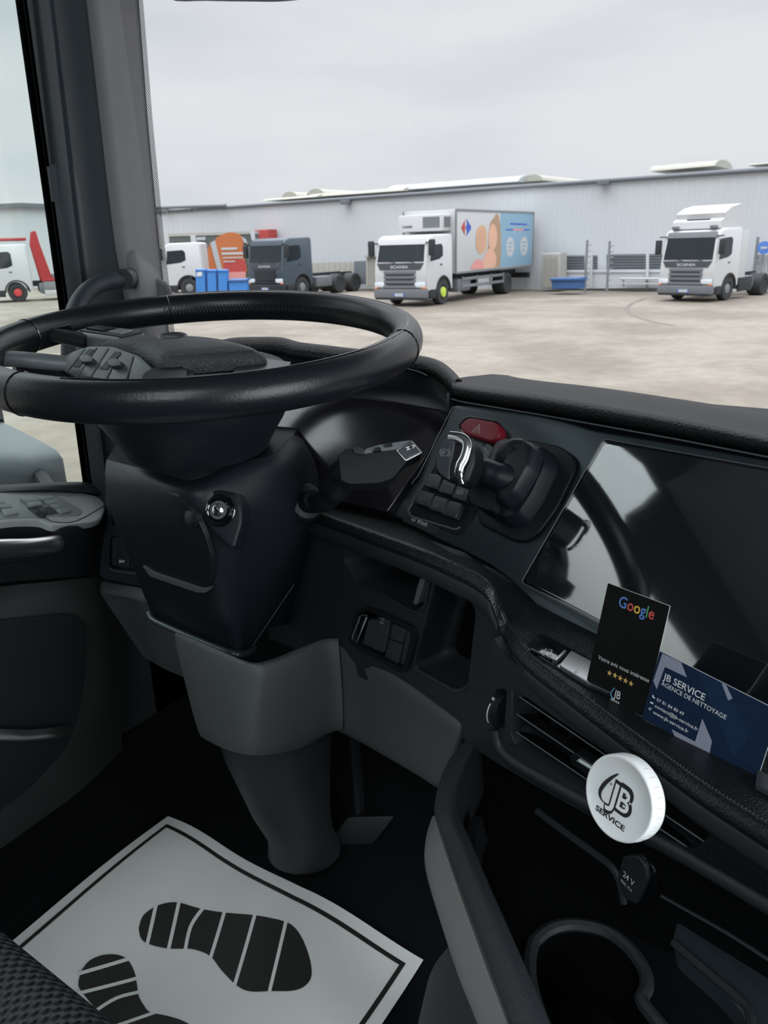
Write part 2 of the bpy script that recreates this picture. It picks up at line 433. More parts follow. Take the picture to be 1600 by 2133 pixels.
# roof lights: barrels along the eave
def barrel(x0, y0, x1, y1, hpx, o, name='roof_light', m='roof_cream'):
    a_ = Wh(x0, y0, -o); b_ = Wh(x1, y1, -o); h_ = (Wh(x0, y0-hpx, -o)-a_).z
    R = []
    for q in range(13):
        pp = a_.lerp(b_, q/12); g_ = 1.05 if q % 4 == 0 else 1
        R.append([pp-wn*(1.6*(1-math.cos(math.pi*j/10)))+EZ*(h_*g_*math.sin(math.pi*j/10)) for j in range(11)])
    bm = rings(R); part(name, bm, m, bld)
barrel(1352, 357, 1490, 345, 15, 1.2)
barrel(1556, 344, 1700, 333, 5, 1.2)
barrel(805, 398, 1080, 378, 14, 2.5, m='roof_pale')
barrel(640, 411, 840, 397, 9, 2.0)
barrel(545, 419, 660, 410, 7, 1.6)
for (x_, y_, r_) in [(603,412,20), (657,408,24), (1110,377,26), (1062,381,20)]:     # dome ends facing the yard
    c_ = Wh(x_, y_, -3.2); rr = (Wh(x_+r_, y_, -3.2)-c_).length*.8
    R = [[c_+wdir*(rr*math.cos(math.pi*j/10))+EZ*(rr*.55*math.sin(math.pi*j/10))-wn*q for j in range(11)] for q in (0, .4, 8)]
    part('roof_light', rings(R), 'roof_cream', bld)
# window louvres low on the wall
for pts in ([(1166,532),(1217,532),(1217,567),(1166,567)], [(1264,530),(1345,529),(1345,565),(1264,566)], [(1351,529),(1391,529),(1391,564),(1351,565)], [(1234,532),(1244,532),(1244,566),(1234,566)]):
    win = part('window', slab(pts, WPo(.06), .1), 'louvre', bld)
    for q in range(6):
        y_ = pts[0][1]+2+(pts[2][1]-pts[0][1]-4)*q/5.5
        sl = part('slat', slab([(pts[0][0]+1, y_), (pts[1][0]-1, y_), (pts[1][0]-1, y_+2.2), (pts[0][0]+1, y_+2.2)], WPo(.11), .05), 'gutter', win)
# low white wall with coping and bench rail
single('boundary_wall', join(slab([(1163,566),(1400,565),(1400,600),(1163,602)], WPo(.5), .25, .02), slab([(1163,563),(1400,562),(1400,567),(1163,568)], WPo(.56), .35)), 'wall_white', 'low white wall under the grey louvred windows', 'wall')
single('guard_rail', join(slab([(1290,579),(1398,579),(1398,583),(1290,583)], WPo(1.2), .4, .03), slab([(1290,589),(1398,589),(1398,592),(1290,592)], WPo(1.2), .4), slab([(1296,579),(1299,579),(1299,597),(1296,597)], WPo(1.1), .1), slab([(1386,579),(1389,579),(1389,597),(1386,597)], WPo(1.1), .1)), 'white_paint', 'white horizontal guard rail left of the white tractor', 'rail')
single('cream_cabin', join(slab([(1128,528),(1166,527),(1166,600),(1128,601)], WPo(1.5), .85, .04), *[slab([(x, 531),(x+1.6, 531),(x+1.6, 598),(x, 598)], WPo(1.56), .06) for x in range(1131, 1164, 5)]), 'cream_paint', 'cream corrugated shed behind the tail of the box lorry', 'shed')
d_ = join(slab([(1148,583),(1205,582),(1204,602),(1150,603)], WPo(3.4), .8, .06), slab([(1146,580),(1207,579),(1207,584),(1146,585)], WPo(3.5), .95, .03))
single('waste_skip', d_, 'dump_blue', 'low blue skip standing on the yard beside the cream shed', 'skip')
def pole(x, y0, y1, label, o):
    a_ = Wh(x-1.5, y1, o); a_.z = GZ; b_ = Wh(x, y0, o); b_ = V((a_.x, a_.y, b_.z))
    bm = join(tube([a_, b_], .06, 8), *[tube([a_.lerp(b_, q), a_.lerp(b_, q)+wdir*.22+EZ*.05], .02, 5) for q in [.12+.11*k for k in range(8)]])
    single('fence_pole', bm, 'rim_grey', label, 'pole', 'spiked poles in front of the warehouse')
pole(1220, 500, 601, 'tall grey spiked pole beside the blue skip', 1.6)
pole(1266, 502, 600, 'tall grey spiked pole right of the first, before the low white wall', 1.6)
pole(1568, 494, 602, 'tall grey spiked pole just right of the white tractor', .8)
for (x, lab) in [(1230, 'white gate post near the blue skip'), (1348, 'white gate post between the two wide louvred windows')]:
    single('gate_post', slab([(x-2,528),(x+3,528),(x+2,600),(x-3,600)], WPo(.75), .12, .02), 'white_paint', lab, 'post')
s_ = Wh(1592, 516, 1.0); rr = .26
sg = thing('round_sign', 'round blue sign with a white mark at the far right of the yard', 'sign', (s_.x, s_.y, GZ))
part('sign_disc', lathe([(rr, 0), (rr, .03)], s_, wn, 28), 'g_blue', sg)
part('symbol', box(s_+wn*.035, wdir, wn, EZ, .26, .01, .09), 'white_paint', sg)
part('pole', tube([V((s_.x, s_.y, GZ)), s_-wn*.04], .03, 8), 'rim_grey', sg)
gt = slab([(1573,530),(1640,530),(1640,598),(1573,598)], WPo(.6), .1)
single('metal_gate', join(gt, *[slab([(x,530),(x+1.5,530),(x+1.5,598),(x,598)], WPo(.66), .05) for x in range(1576, 1640, 6)]), 'wall_white', 'pale ribbed metal gate under the blue sign', 'gate')
single('barrier_block', slab([(1563,596),(1598,597),(1597,607),(1562,606)], WPo(1.5), .4, .06), 'white_paint', 'long white plastic barrier lying right of the white tractor', 'barrier')
# behind the chassis lorry
fence = thing('panel_fence', 'low cream panel fence behind the bare lorry chassis', 'fence', tuple(G(690, 600)))
for k in range(9):
    x = 640+k*11.5; part('panel', slab([(x,548-k*.4),(x+11,547.6-k*.4),(x+11,590),(x,590)], WPo(1.2), .08, .01), 'cream_paint', fence)
single('grey_cabinet', slab([(737,544),(762,543),(762,592),(737,592)], WPo(2.0), .9, .03), 'louvre', 'grey louvred cabinet behind the rear wheels of the bare chassis', 'cabinet')
single('container_shed', join(slab([(762,534),(800,532),(800,596),(762,597)], WPo(2.6), 2.2, .04), *[slab([(x,537),(x+1.5,537),(x+1.5,594),(x,594)], WPo(2.66), .06) for x in range(765, 800, 5)], slab([(759,532),(803,530),(803,534),(759,536)], WPo(2.8), 2.5)), 'cream_paint', 'small cream shed partly hidden by the box lorry', 'shed')
# beige building and pipe bridge at the left end of the warehouse
pb = slab([(325,452),(349,452),(351,600),(325,600)], WPo(-4), 8); single('beige_building', join(pb, slab([(322,447),(352,446),(352,453),(322,453)], WPo(-3.6), 9)), 'cream_paint', 'narrow beige building at the left end of the warehouse', 'building')
part('pipe', join(tube([Wh(322, 433, .3), Wh(470, 428, .3)], .10, 8), tube([Wh(347, 430, .3), Wh(349, 445, .3)], .08, 8), tube([Wh(400, 430, .3), Wh(400, 440, .1)], .06, 8), tube([Wh(465, 428, .3), Wh(466, 436, .1)], .06, 8)), 'gutter', bld)

# ---- tall pale building seen through the side window
cn = G(71, 601); cl = V((cn.x-24, cn.y-8, GZ)); crr = V((cn.x-6, cn.y+30, GZ)); zt2 = at(62, 428, x=cn.x).z
h2 = zt2
bld2 = thing('storage_building', 'tall pale windowless building seen through the driver side window', 'building', tuple(cn))
part('wall', prism([cl, cn, crr, crr+V((-60,20,0)), cl+V((-60,20,0))], V((0,0,h2-GZ))), 'wall_white', bld2, smooth=20)
part('downpipe', tube([V((cn.x+.15, cn.y+9, GZ)), V((cn.x+.15, cn.y+9, h2))], .12, 6), 'gutter', bld2)
part('eaves', prism([cl+V((.3,-.3,h2-GZ-.15)), cn+V((.4,-.2,h2-GZ-.15)), crr+V((.4,0,h2-GZ-.15)), crr+V((-60,20,h2-GZ-.15)), cl+V((-60,20,h2-GZ-.15))], V((0,0,.3))), 'gutter', bld2)

# ---- lorries (built in their own frame: +y forward, front bumper at y = 0)
def place(front, head):
    h = V((head[0], head[1], 0)).normalized(); return math.atan2(h.y, h.x)-math.pi/2
def wheel(parent, x, y, r=.5, wdt=.32, hub='rim_grey', dual=False):
    s = 1 if x > 0 else -1; c = V((x-s*wdt/2, y, r))
    ax = V((s,0,0))
    tw = wdt*(2 if dual else 1); c = V((x-s*tw, y, r))
    ty = lpart('wheel', lathe([(r*.58, 0), (r*.92, .0), (r, .05), (r, tw-.05), (r*.93, tw), (r*.6, tw), (r*.55, tw-.03)], c, ax, 26), 'tyre', parent)
    c2 = c+ax*(tw-.06)
    lpart('rim', lathe([(r*.58, -.05), (r*.58, .04), (r*.5, .0), (r*.45, .0), (r*.40, .05 if not dual else -.06), (r*.15, .07 if not dual else -.05), (.01, .08 if not dual else -.04)], c2, ax, 24), 'rim_grey', ty)
    if hub != 'rim_grey': lpart('hub_cap', lathe([(r*.42, .06), (r*.40, .10), (.01, .12)], c2, ax, 16), hub, ty)
    return ty
def cab(T, top, paint, W=2.46, Lc=2.25, vis='truck_black', grille='truck_grey', hub='rim_grey', bump_m='truck_grey', mirror='truck_black', win_z0=1.72, name=True, amber=True):
    w2 = W/2; ax_y = -1.42; arch = [(ax_y+.62*math.cos(a), .52+.62*math.sin(a)) for a in [math.pi*k/10 for k in range(11)]]
    prof = [(0,.75),(.02,1.3),(-.03,win_z0),(-.22,top-.32),(-.34,top-.12),(-.6,top-.02),(-Lc+.1,top),(-Lc,top-.1),(-Lc,.95),(-Lc,.62),(arch[-1][0],.62)]
    prof = prof[:-1]+[(arch[-1][0], .62)]+arch[::-1][1:-1]+[(arch[0][0], .62), (-.1,.62)]
    R = []
    for sx, ins in ((-w2, .06), (-w2+.03, .02), (-w2+.09, 0), (w2-.09, 0), (w2-.03, .02), (w2, .06)):
        R.append([V((sx, (y if y > -.5 else y)-(ins if y > -.5 else (-ins if y < -Lc+.2 else 0)), z-(ins if z > top-.2 else 0))) for y, z in prof])
    lpart('cab_shell', rings(R), paint, T, smooth=35)
    def fy(z, o=0): return (-.03-(z-win_z0)*(.19/(top-.32-win_z0)) if z > win_z0 else (.02 if z > 1 else 0))+o
    z0, z1 = win_z0+.03, top-.36
    f = [V((-w2+.13, fy(z0,.015), z0)), V((w2-.13, fy(z0,.015), z0)), V((w2-.17, fy(z1,.015), z1)), V((-w2+.17, fy(z1,.015), z1))]
    lpart('windscreen', prism(f, V((0,-.03,0)), 0), 'truck_glass', T)
    lpart('sun_visor', prism([V((-w2+.1, fy(z1,.04), z1-.02)), V((w2-.1, fy(z1,.04), z1-.02)), V((w2-.14, -.25, top-.14)), V((-w2+.14, -.25, top-.14))], V((0,-.05,0)), .01), vis, T)
    for s in (-1, 1):
        x = s*(w2+.004)
        pts = [(-.32, win_z0+.02), (-.42, top-.42), (-1.25, top-.38), (-1.38, top-.5), (-1.38, win_z0+.22), (-1.1, win_z0+.10)]
        lpart('side_window', prism([V((x, y, z)) for y, z in (pts if s > 0 else pts[::-1])], V((-s*.03,0,0))), 'truck_glass', T)
        lpart('mirror', join(box(V((s*(w2+.2), -.12, win_z0+.55)), EX, EY, EZ, .26, .16, .62, .05), box(V((s*(w2+.05), -.16, top-.32)), EX, EY, EZ, .3, .06, .05)), mirror, T)
        lpart('wheel_arch', tube([V((s*(w2-.02), y, z)) for y, z in arch], (.05), 6), 'truck_black', T)
        hl = lpart('headlamp', box(V((s*(w2-.27), .035, .86)), EX, EY, EZ, .46, .10, .20, .04), 'lamp_clear', T)
        if amber: lpart('indicator', box(V((s*(w2-.10), .03, .74)), EX, EY, EZ, .14, .10, .06, .01), 'lamp_amber', hl)
        lpart('fog_lamp', box(V((s*(w2-.45), .05, .50)), EX, EY, EZ, .3, .06, .12, .03), 'lamp_clear', T)
        lpart('step', box(V((s*(w2-.03), -.52, .48)), EX, EY, EZ, .1, .55, .36, .03), 'truck_black', T)
        lpart('door_handle', box(V((s*(w2+.01), -1.22, win_z0-.12)), EX, EY, EZ, .03, .16, .05, .01), 'truck_black', T)
        wheel(T, s*(w2-.02), ax_y, hub=hub)
    lpart('upper_grille', prism([V((-w2+.28,.035,1.44)), V((w2-.28,.035,1.44)), V((w2-.12,.0,win_z0-.02)), V((-w2+.12,.0,win_z0-.02))], V((0,-.04,0)), .01), 'truck_dark', T)
    lpart('lower_bumper', box(V((0, -.06, .34)), EX, EY, EZ, W-.1, .30, .14, .03), 'truck_black', T)
    if name: lpart('lettering', text_bm('SCANIA', V((0, .042, 1.50)), V((-1,0,0)), EZ, .11, .85, .02, nz=V((0,1,0)), align='CENTER', lift=0), 'white_paint', T)
    for z in (1.34, 1.16, .98):
        gp = lpart('grille', box(V((0, .03, z)), EX, EY, EZ, W-.95, .07, .13, .02), bump_m, T)
        lpart('grille_opening', box(V((0, .055, z-.09)), EX, EY, EZ, W-1.15, .05, .06, .01), 'truck_black', gp)
    lpart('bumper', join(box(V((0, -.05, .52)), EX, EY, EZ, W+.02, .30, .38, .07), box(V((0, .03, .78)), EX, EY, EZ, W-.9, .12, .1, .02)), bump_m if bump_m != paint else paint, T)
    pl = lpart('number_plate', box(V((0, .115, .47)), EX, EY, EZ, .52, .02, .12), 'plate_white', T)
    for s in (-1, 1): lpart('plate_band', box(V((s*.235, .127, .47)), EX, EY, EZ, .05, .01, .12), 'plate_blue', pl)
    lpart('wiper', join(tube([V((-.7, .02, win_z0-.02)), V((-.05, .03, win_z0+.14))], .015, 5), tube([V((.2, .02, win_z0-.02)), V((.85, .03, win_z0+.14))], .015, 5)), 'truck_black', T)
def chassis(T, y0, y1, rear, dual=True, tank=True):
    for s in (-1, 1):
        lpart('chassis_rail', box(V((s*.42, (y0+y1)/2, .92)), EX, EY, EZ, .09, abs(y1-y0), .28), 'truck_black', T)
        for y in rear:
            wheel(T, s*1.22, y, dual=dual); 
    for k in range(5):
        y = y0+(y1-y0)*(k+.5)/5; lpart('cross_member', box(V((0, y, .9)), EX, EY, EZ, .8, .12, .18), 'truck_black', T)
    if tank:
        for s in (-1, 1): lpart('fuel_tank', box(V((s*.92, y0-1.0, .68)), EX, EY, EZ, .55, 1.3, .55, .12), 'truck_grey', T)

# white tractor unit at the right
fc = (G(1412,621)+G(1514,626))/2; hd = V((-.245,-.967,0)).normalized(); fr = fc+hd*1.42
T = thing('tractor_unit', 'white tractor unit with roof air deflector parked alone at the right', 'lorry', (fr.x, fr.y, GZ), place(fr, hd))
T.scale = (.9, .9, .88)
cab(T, 3.02, 'white_paint', vis='truck_grey', mirror='truck_black')
lpart('roof_deflector', rings([[V((sx*k, y, z)) for y, z in [(-.45,3.0),(-.5,3.3),(-.8,3.42),(-.75,3.62),(-1.3,3.85),(-2.1,3.98),(-2.2,3.9),(-2.15,3.0)]] for sx, k in ((-1.12,.96),(-1.05,1),(1.05,1),(1.12,.96))]), 'white_paint', T)
lpart('deflector_slot', box(V((0,-.66,3.38)), EX, EY, EZ, 1.0, .1, .05), 'truck_black', T)
for s in (-1, 1):
    lpart('marker_lamp', box(V((s*.85, -.36, 3.06)), EX, EY, EZ, .3, .12, .14, .03), 'truck_grey', T)
    lpart('side_fairing', box(V((s*1.19, -2.55, 1.9)), EX, EY, EZ, .05, .6, 2.0, .02), 'white_paint', T)
    lpart('side_skirt', box(V((s*1.18, -3.0, .62)), EX, EY, EZ, .08, 1.3, .6, .03), 'truck_black', T)
chassis(T, -2.2, -5.6, [-4.9])

# box lorry with refrigerator unit
wl = G(925, 634); hd = V((.03,-1,0)).normalized(); lft = V((-hd.y, hd.x, 0)); fc = wl-lft*1.25; fr = fc+hd*1.42
T = thing('box_lorry', 'white refrigerated box lorry with a family advert on its blue side', 'lorry', (fr.x, fr.y, GZ), place(fr, hd))
BT = T
cab(T, 2.78, 'white_paint', vis='white_paint', hub='hub_green', mirror='truck_black')
y1 = -2.45; y2 = -10.7; bw = 1.27; bz0, bz1 = 1.18, 3.72
lpart('cargo_box', box(V((0,(y1+y2)/2,(bz0+bz1)/2)), EX, EY, EZ, bw*2, abs(y2-y1), bz1-bz0, .03), 'white_paint', T)
fr_ = [box(V((s*bw, (y1+y2)/2, z)), EX, EY, EZ, .05, abs(y2-y1), .08) for s in (-1,1) for z in (bz0+.02, bz1-.02)]+[box(V((s*bw, y, (bz0+bz1)/2)), EX, EY, EZ, .06, .08, bz1-bz0) for s in (-1,1) for y in (y1, y2)]
lpart('box_frame', join(*fr_), 'rim_grey', T)
rf = lpart('cooling_unit', box(V((0, y1+.38, 3.22)), EX, EY, EZ, 2.1, .85, .66, .07), 'white_paint', T)
lpart('cooling_grille', box(V((-1.06, y1+.38, 3.24)), EX, EY, EZ, .03, .5, .4), 'truck_grey', rf)
lpart('cooling_grille', box(V((-.55, y1+.81, 3.24)), EX, EY, EZ, .78, .03, .42), 'truck_grey', rf)
lpart('lettering', text_bm('CARRIER', V((.85, y1+.81, 3.05)), V((-1,0,0)), EZ, .09, .5, .02, nz=V((0,1,0)), lift=.006), 'truck_black', rf)
# advert on the left flank (x = -bw in this frame is the lorry's left)
AX = V((-1,0,0)); ao = V((-bw-.006, y1, bz0)); AY = V((0,-1,0))      # advert axes: u runs rearwards, v up
Lb, Hb = abs(y2-y1), bz1-bz0
def ad(pts, m, lift, name, lab=None):
    P3 = [ao+AY*(u*Lb)+EZ*(v*Hb)+AX*lift for u, v in pts]; lpart(name, prism(P3, -AX*.004), m, T, lab)
ad([(.53,.04),(.985,.04),(.985,.97),(.53,.97)], 'ad_blue', .004, 'advert_panel', 'light blue advert panel')
ad(curve2([(.33,.04),(.36,.30),(.385,.5),(.38,.62),(.40,.80),(.45,.90),(.475,.95),(.51,.88),(.535,.6),(.54,.3),(.53,.04)], 4), 'hair', .008, 'advert_figure', 'printed long brown hair')
ad(curve2([(.225,.40),(.225,.60),(.25,.72),(.30,.76),(.34,.70),(.355,.55),(.34,.35),(.27,.28)], 4), 'hair2', .009, 'advert_figure', 'printed light hair')
ad([(.40+.055*math.cos(a)+.03, .56+.22*math.sin(a)) for a in [k*math.pi/9 for k in range(18)]], 'skin', .012, 'advert_figure', 'printed smiling face')
ad([(.285+.05*math.cos(a), .52+.18*math.sin(a)) for a in [k*math.pi/9 for k in range(18)]], 'skin2', .013, 'advert_figure', 'printed child face')
ad(curve2([(.30,.04),(.32,.22),(.38,.36),(.44,.34),(.48,.20),(.46,.04)], 3), 'skin', .011, 'advert_figure', 'printed arms')
ad(curve2([(.16,.04),(.19,.14),(.25,.20),(.31,.15),(.32,.04)], 3), 'pink', .014, 'advert_figure', 'printed pink sleeve')
for u0 in (.62, .82):
    ad([(u0+.045+(.052+.006*(k % 2))*math.cos(k*math.pi/12), .38+(.17+.012*(k % 2))*math.sin(k*math.pi/12)) for k in range(24)], 'white_paint', .008, 'advert_badge')
    for q in range(3): ad([(u0+.015, .44-q*.07),(u0+.075-q*.01, .44-q*.07),(u0+.075-q*.01, .465-q*.07),(u0+.015, .465-q*.07)], 'ad_blue', .012, 'advert_text_line')
ad([(.66,.77),(.90,.76),(.90,.79),(.66,.80)], 'logo_blue', .008, 'advert_text_line'); ad([(.60,.67),(.70,.67),(.70,.695),(.60,.695)], 'logo_blue', .008, 'advert_text_line')
ad([(.70,.67),(.85,.665),(.85,.695),(.70,.70)], 'pink', .0085, 'advert_text_line'); ad([(.85,.665),(.94,.665),(.94,.69),(.85,.69)], 'logo_blue', .008, 'advert_text_line')
ad([(.055,.72),(.095,.84),(.095,.78),(.10,.72),(.095,.66),(.095,.60)], 'ad_red', .008, 'advert_logo', 'red left arrow of the logo')
ad([(.11,.86),(.165,.74),(.165,.70),(.11,.58),(.12,.66),(.105,.72),(.12,.78)], 'logo_blue', .008, 'advert_logo', 'blue right arrow of the logo')
for s in (-1, 1):
    sk = lpart('side_guard', join(*[box(V((s*1.2, -5.3, z)), EX, EY, EZ, .05, 4.3, .13, .02) for z in (.62, .92)]+[box(V((s*1.2, y, .78)), EX, EY, EZ, .05, .08, .5) for y in (-3.2,-4.6,-6.0,-7.4)]), 'rim_grey', T)
chassis(T, -2.4, -10.5, [-7.9])
lpart('tail_lift', box(V((0,-10.75,.75)), EX, EY, EZ, 2.2, .25, .25, .02), 'truck_black', T)

# dark chassis cab
wl = G(632, 618); hd = V((-.036,-.993,0)).normalized(); lft = V((-hd.y, hd.x, 0)); fc = wl-lft*1.2; fr = fc+hd*1.42
T = thing('chassis_cab_lorry', 'dark blue grey lorry cab with a bare chassis behind it', 'lorry', (fr.x, fr.y, GZ), place(fr, hd))
cab(T, 2.92, 'dark_paint', vis='dark_paint', grille='truck_grey', bump_m='truck_black', mirror='truck_black')
chassis(T, -2.2, -6.4, [-4.45, -5.8])

# car transporter at the far left
wl = G(41, 629); hd = V((-.50,-.86,0)).normalized(); lft = V((-hd.y, hd.x, 0)); fc = wl-lft*1.2; fr = fc+hd*1.42
T = thing('car_transporter', 'white lorry with red loading frame seen through the side window', 'lorry', (fr.x, fr.y, GZ), place(fr, hd))
cab(T, 3.05, 'white_paint', vis='white_paint', hub='hub_red', bump_m='white_paint', mirror='truck_black')
lpart('roof_rack', box(V((0,-1.3,3.3)), EX, EY, EZ, 2.1, 2.0, .14, .03), 'red_paint', T)
for s in (-1, 1):
    lpart('frame_post', prism([V((s*1.2, y, z)) for y, z in [(-2.75,1.0),(-3.35,1.0),(-2.95,3.0),(-2.85,3.7),(-2.65,3.7),(-2.5,3.0)]], V((-s*.16,0,0)), .02), 'red_paint', T)
    lpart('deck_rail', box(V((s*1.2, -6.0, 1.12)), EX, EY, EZ, .12, 6.4, .14, .02), 'red_paint', T)
    lpart('upper_rail', box(V((s*1.15, -6.6, 2.5)), EX, EY, EZ, .12, 4.2, .18, .02), 'red_paint', T)
    lpart('side_skirt', box(V((s*1.2, -5.9, .78)), EX, EY, EZ, .06, 6.2, .5, .04), 'rim_grey', T)
    lpart('side_skirt', box(V((s*1.2, -5.9, .42)), EX, EY, EZ, .07, 6.2, .3, .04), 'white_paint', T)
lpart('deck', box(V((0,-6.2,1.3)), EX, EY, EZ, 2.3, 6.4, .2), 'truck_grey', T)
lpart('loading_ramp', box(V((0,-6.4,1.9)), EX, V((0,1,.12)).normalized(), V((0,-.12,1)).normalized(), 2.2, 4.6, .9, .1), 'white_paint', T)
chassis(T, -2.2, -8.8, [-7.0, -8.3])

# white cab half hidden by the pillar
wl = G(397, 619); hd = V((-.78,-.62,0)).normalized(); lft = V((-hd.y, hd.x, 0)); fc = wl-lft*1.2; fr = fc+hd*1.42
T = thing('white_cab_lorry', 'white lorry cab seen from its side between the pillar and the blue bins', 'lorry', (fr.x, fr.y, GZ), place(fr, hd))
cab(T, 2.85, 'white_paint', vis='white_paint', bump_m='white_paint', mirror='truck_black')
chassis(T, -2.2, -3.4, [], tank=False)

# advert trailer behind the blue bins
tn = V((.62,-.785,0)).normalized(); tp0 = G(450, 608)
TP = (tp0, tn)
def TPo(o): return (tp0+tn*o, tn)
T = thing('advert_trailer', 'trailer side printed with a person in an orange safety jacket', 'trailer', tuple(tp0))
part('trailer_body', slab([(352,492),(535,486),(530,600),(352,602)], TP, 1.6, .03), 'ad_dark', T, 'dark green printed trailer side')
part('trailer_roof', slab([(350,487),(535,481),(535,487),(350,493)], TPo(.05), 1.7), 'cream_paint', T)
part('corner_post', slab([(396,490),(407,489),(418,575),(409,576)], TPo(.08), .1), 'wall_white', T)
part('corner_post', slab([(521,482),(530,482),(532,500),(524,500)], TPo(.08), .1), 'wall_white', T)
part('advert_figure', slab(curve2([(430,576),(428,555),(430,530),(437,508),(444,506),(452,540),(456,576)], 4), TPo(.06), .03), 'ad_orange', T, 'printed orange sleeve')
part('advert_figure', slab(curve2([(455,560),(446,520),(449,498),(462,489),(480,484),(498,488),(506,500),(510,540),(512,568),(470,568)], 4), TPo(.09), .03), 'ad_orange', T, 'printed back of an orange jacket')
part('advert_figure', slab(curve2([(470,568),(466,545),(490,540),(511,545),(512,568)], 4), TPo(.10), .02), 'ad_red', T, 'printed red jacket hem')
part('advert_strap', slab([(438,506),(448,500),(466,575),(456,575)], TPo(.115), .02), 'ad_silver', T)
part('advert_strap', slab([(503,492),(512,498),(516,508),(508,505)], TPo(.115), .02), 'ad_silver', T)
for (x0, y0, x1) in [(461,516,494),(462,526,508),(464,536,506),(466,544,490)]:
    hh = 5 if y0 < 530 else 2.5
    part('advert_text_line', slab([(x0,y0),(x1,y0-1),(x1,y0+hh-1),(x0,y0+hh)], TPo(.12), .02), 'white_paint', T)
part('advert_text_line', slab([(409,494),(428,493),(428,500),(409,501)], TPo(.12), .02), 'ad_silver', T)
part('brick_band', slab([(474,567),(512,566),(512,582),(474,583)], TPo(.12), .05), 'pink', T)
single('red_container', slab([(530,479),(558,478),(559,602),(531,602)], WPo(1.0), .8, .03), 'ad_red', 'red box top sticking up behind the dark lorry cab', 'container')
bins = [(407,427,562,'leftmost blue bin, with a pale label, beside the white cab'), (431,450,563,'middle blue bin of the three tall ones'), (454,473,563,'right tall blue bin before the orange advert')]
for x0, x1, y0, lab in bins:
    BP = (G(440, 632), tn); bnt = thing('tall_bin', lab, 'bin', tuple(G((x0+x1)/2, 633)), 0, 'tall blue bins')
    yb = 634
    part('bin_body', slab(rnd([(x0,y0),(x1,y0),(x1+2,yb),(x0+2,yb)], [3,3,0,0]), BP, .7, .05), 'bin_blue', bnt)
    part('bin_lid', slab([(x0-.5,y0-1),(x1+.5,y0-1),(x1+.5,y0+3),(x0-.5,y0+3)], (BP[0]+tn*.05, tn), .75, .03), 'bin_blue', bnt)
    if x0 == 407: part('label', slab([(410,567),(421,566),(421,575),(410,576)], (BP[0]+tn*.04, tn), .03), 'print_white', bnt)
sk = thing('blue_skip', 'wide low blue skip between the tall bins and the dark cab', 'skip', tuple(G(495, 622)))
SP_ = (G(495, 630), tn)
part('skip_body', slab([(476,585),(513,584),(516,632),(478,633)], SP_, 1.2, .05), 'bin_blue', sk)
part('skip_rim', slab([(475,583),(514,582),(514,586),(475,587)], (SP_[0]+tn*.08, tn), 1.8, .02), 'dump_blue', sk)
# ================================================================ CAB SHELL
XL, XR = -1.18, 1.20
FZ = -.90
struct('floor', abox(XL-.06, XR+.05, -1.55, 1.3, FZ-.05, FZ), 'floor_mat', 'black rubber cab floor')
mat('ceiling_cloth', (.24,.24,.25), .9)
struct('ceiling', join(abox(XL-.05, -.25, -1.5, 1.2, .68, .73), abox(.45, XR+.05, -1.5, 1.2, .68, .73), abox(-.25, .45, -1.5, -.95, .68, .73), abox(-.25, .45, -.30, 1.2, .68, .73)), 'ceiling_cloth', 'cab ceiling with an added roof hatch opening')  # hatch opening is unseen, added to let in more sky light
struct('wall_rear', abox(XL, XR, -1.54, -1.49, FZ, .70), 'dark_trim', 'rear wall of the cab')
struct('wall_front', abox(XL, XR, 1.18, 1.22, FZ, -.24), 'soft_black', 'firewall under the dashboard')
struct('wall_left', join(abox(XL-.06, XL-.01, -1.5, -.33, FZ, .70), abox(XL-.06, XL-.01, .35, 1.2, .675, .70), prism([V((XL-.06,y,z)) for y,z in [(-.45,.42),(.34,.42),(.44,.50),(.47,.68),(.47,.70),(-.45,.70)]], V((.05,0,0))), abox(XL-.06, XL-.01, .86, .96, FZ, .70), abox(XL-.06, XL-.01, -.45, .90, FZ, -.44), abox(XL-.06, XL-.01, .90, 1.2, FZ, -.30)), 'dark_trim', 'cab side wall around the driver door')  # window top stepped out of view to shape the touchscreen reflection
struct('wall_right', join(abox(XR, XR+.05, -1.5, -.45, FZ, .70), abox(XR, XR+.05, -.5, 1.2, .52, .70), abox(XR, XR+.05, .95, 1.2, FZ, .70), abox(XR, XR+.05, .95, 1.2, FZ, -.3)), 'dark_trim', 'cab side wall around the passenger door')
# curved windscreen
def wy(x): return 1.06-.155*(x/1.06)**2
bm = bmesh.new(); vs = []
for k in range(25):
    x = -1.065+k*(2.13/24); vs.append([bm.verts.new((x, wy(x)-.05*(z+.28), z)) for z in (-.30, 0, .30, .62)])
for i in range(24):
    for j in range(3): bm.faces.new((vs[i][j], vs[i+1][j], vs[i+1][j+1], vs[i][j+1]))
win1 = struct('window_1', bm, 'windscreen_glass', 'large curved windscreen')
struct('trim_1', rings([[V((x, wy(x)+dy-.05*(z+.28), z)) for dy, z in [(.03,.45),(-.03,.42),(-.12,.47),(-.35,.60),(-.35,.70),(.05,.70)]] for x in [-1.09+k*.095 for k in range(25)]]), 'pillar_dark', 'header rail above the windscreen')
win2 = struct('window_2', abox(XL-.03, XL-.025, -.45, .86, -.44, .68), 'side_glass', 'green tinted driver door window')
struct('window_3', abox(-.26, .46, -.96, -.29, .74, .745), 'windscreen_glass', 'glass of the added roof hatch')  # unseen pane over the hatch added for light

struct('trim_2', abox(-1.25, 1.25, 1.0, 1.48, .585, .60, .004), 'truck_black', 'unseen visor board added above the windscreen to shade the dash')  # unseen board added to keep high sky light off the dash top
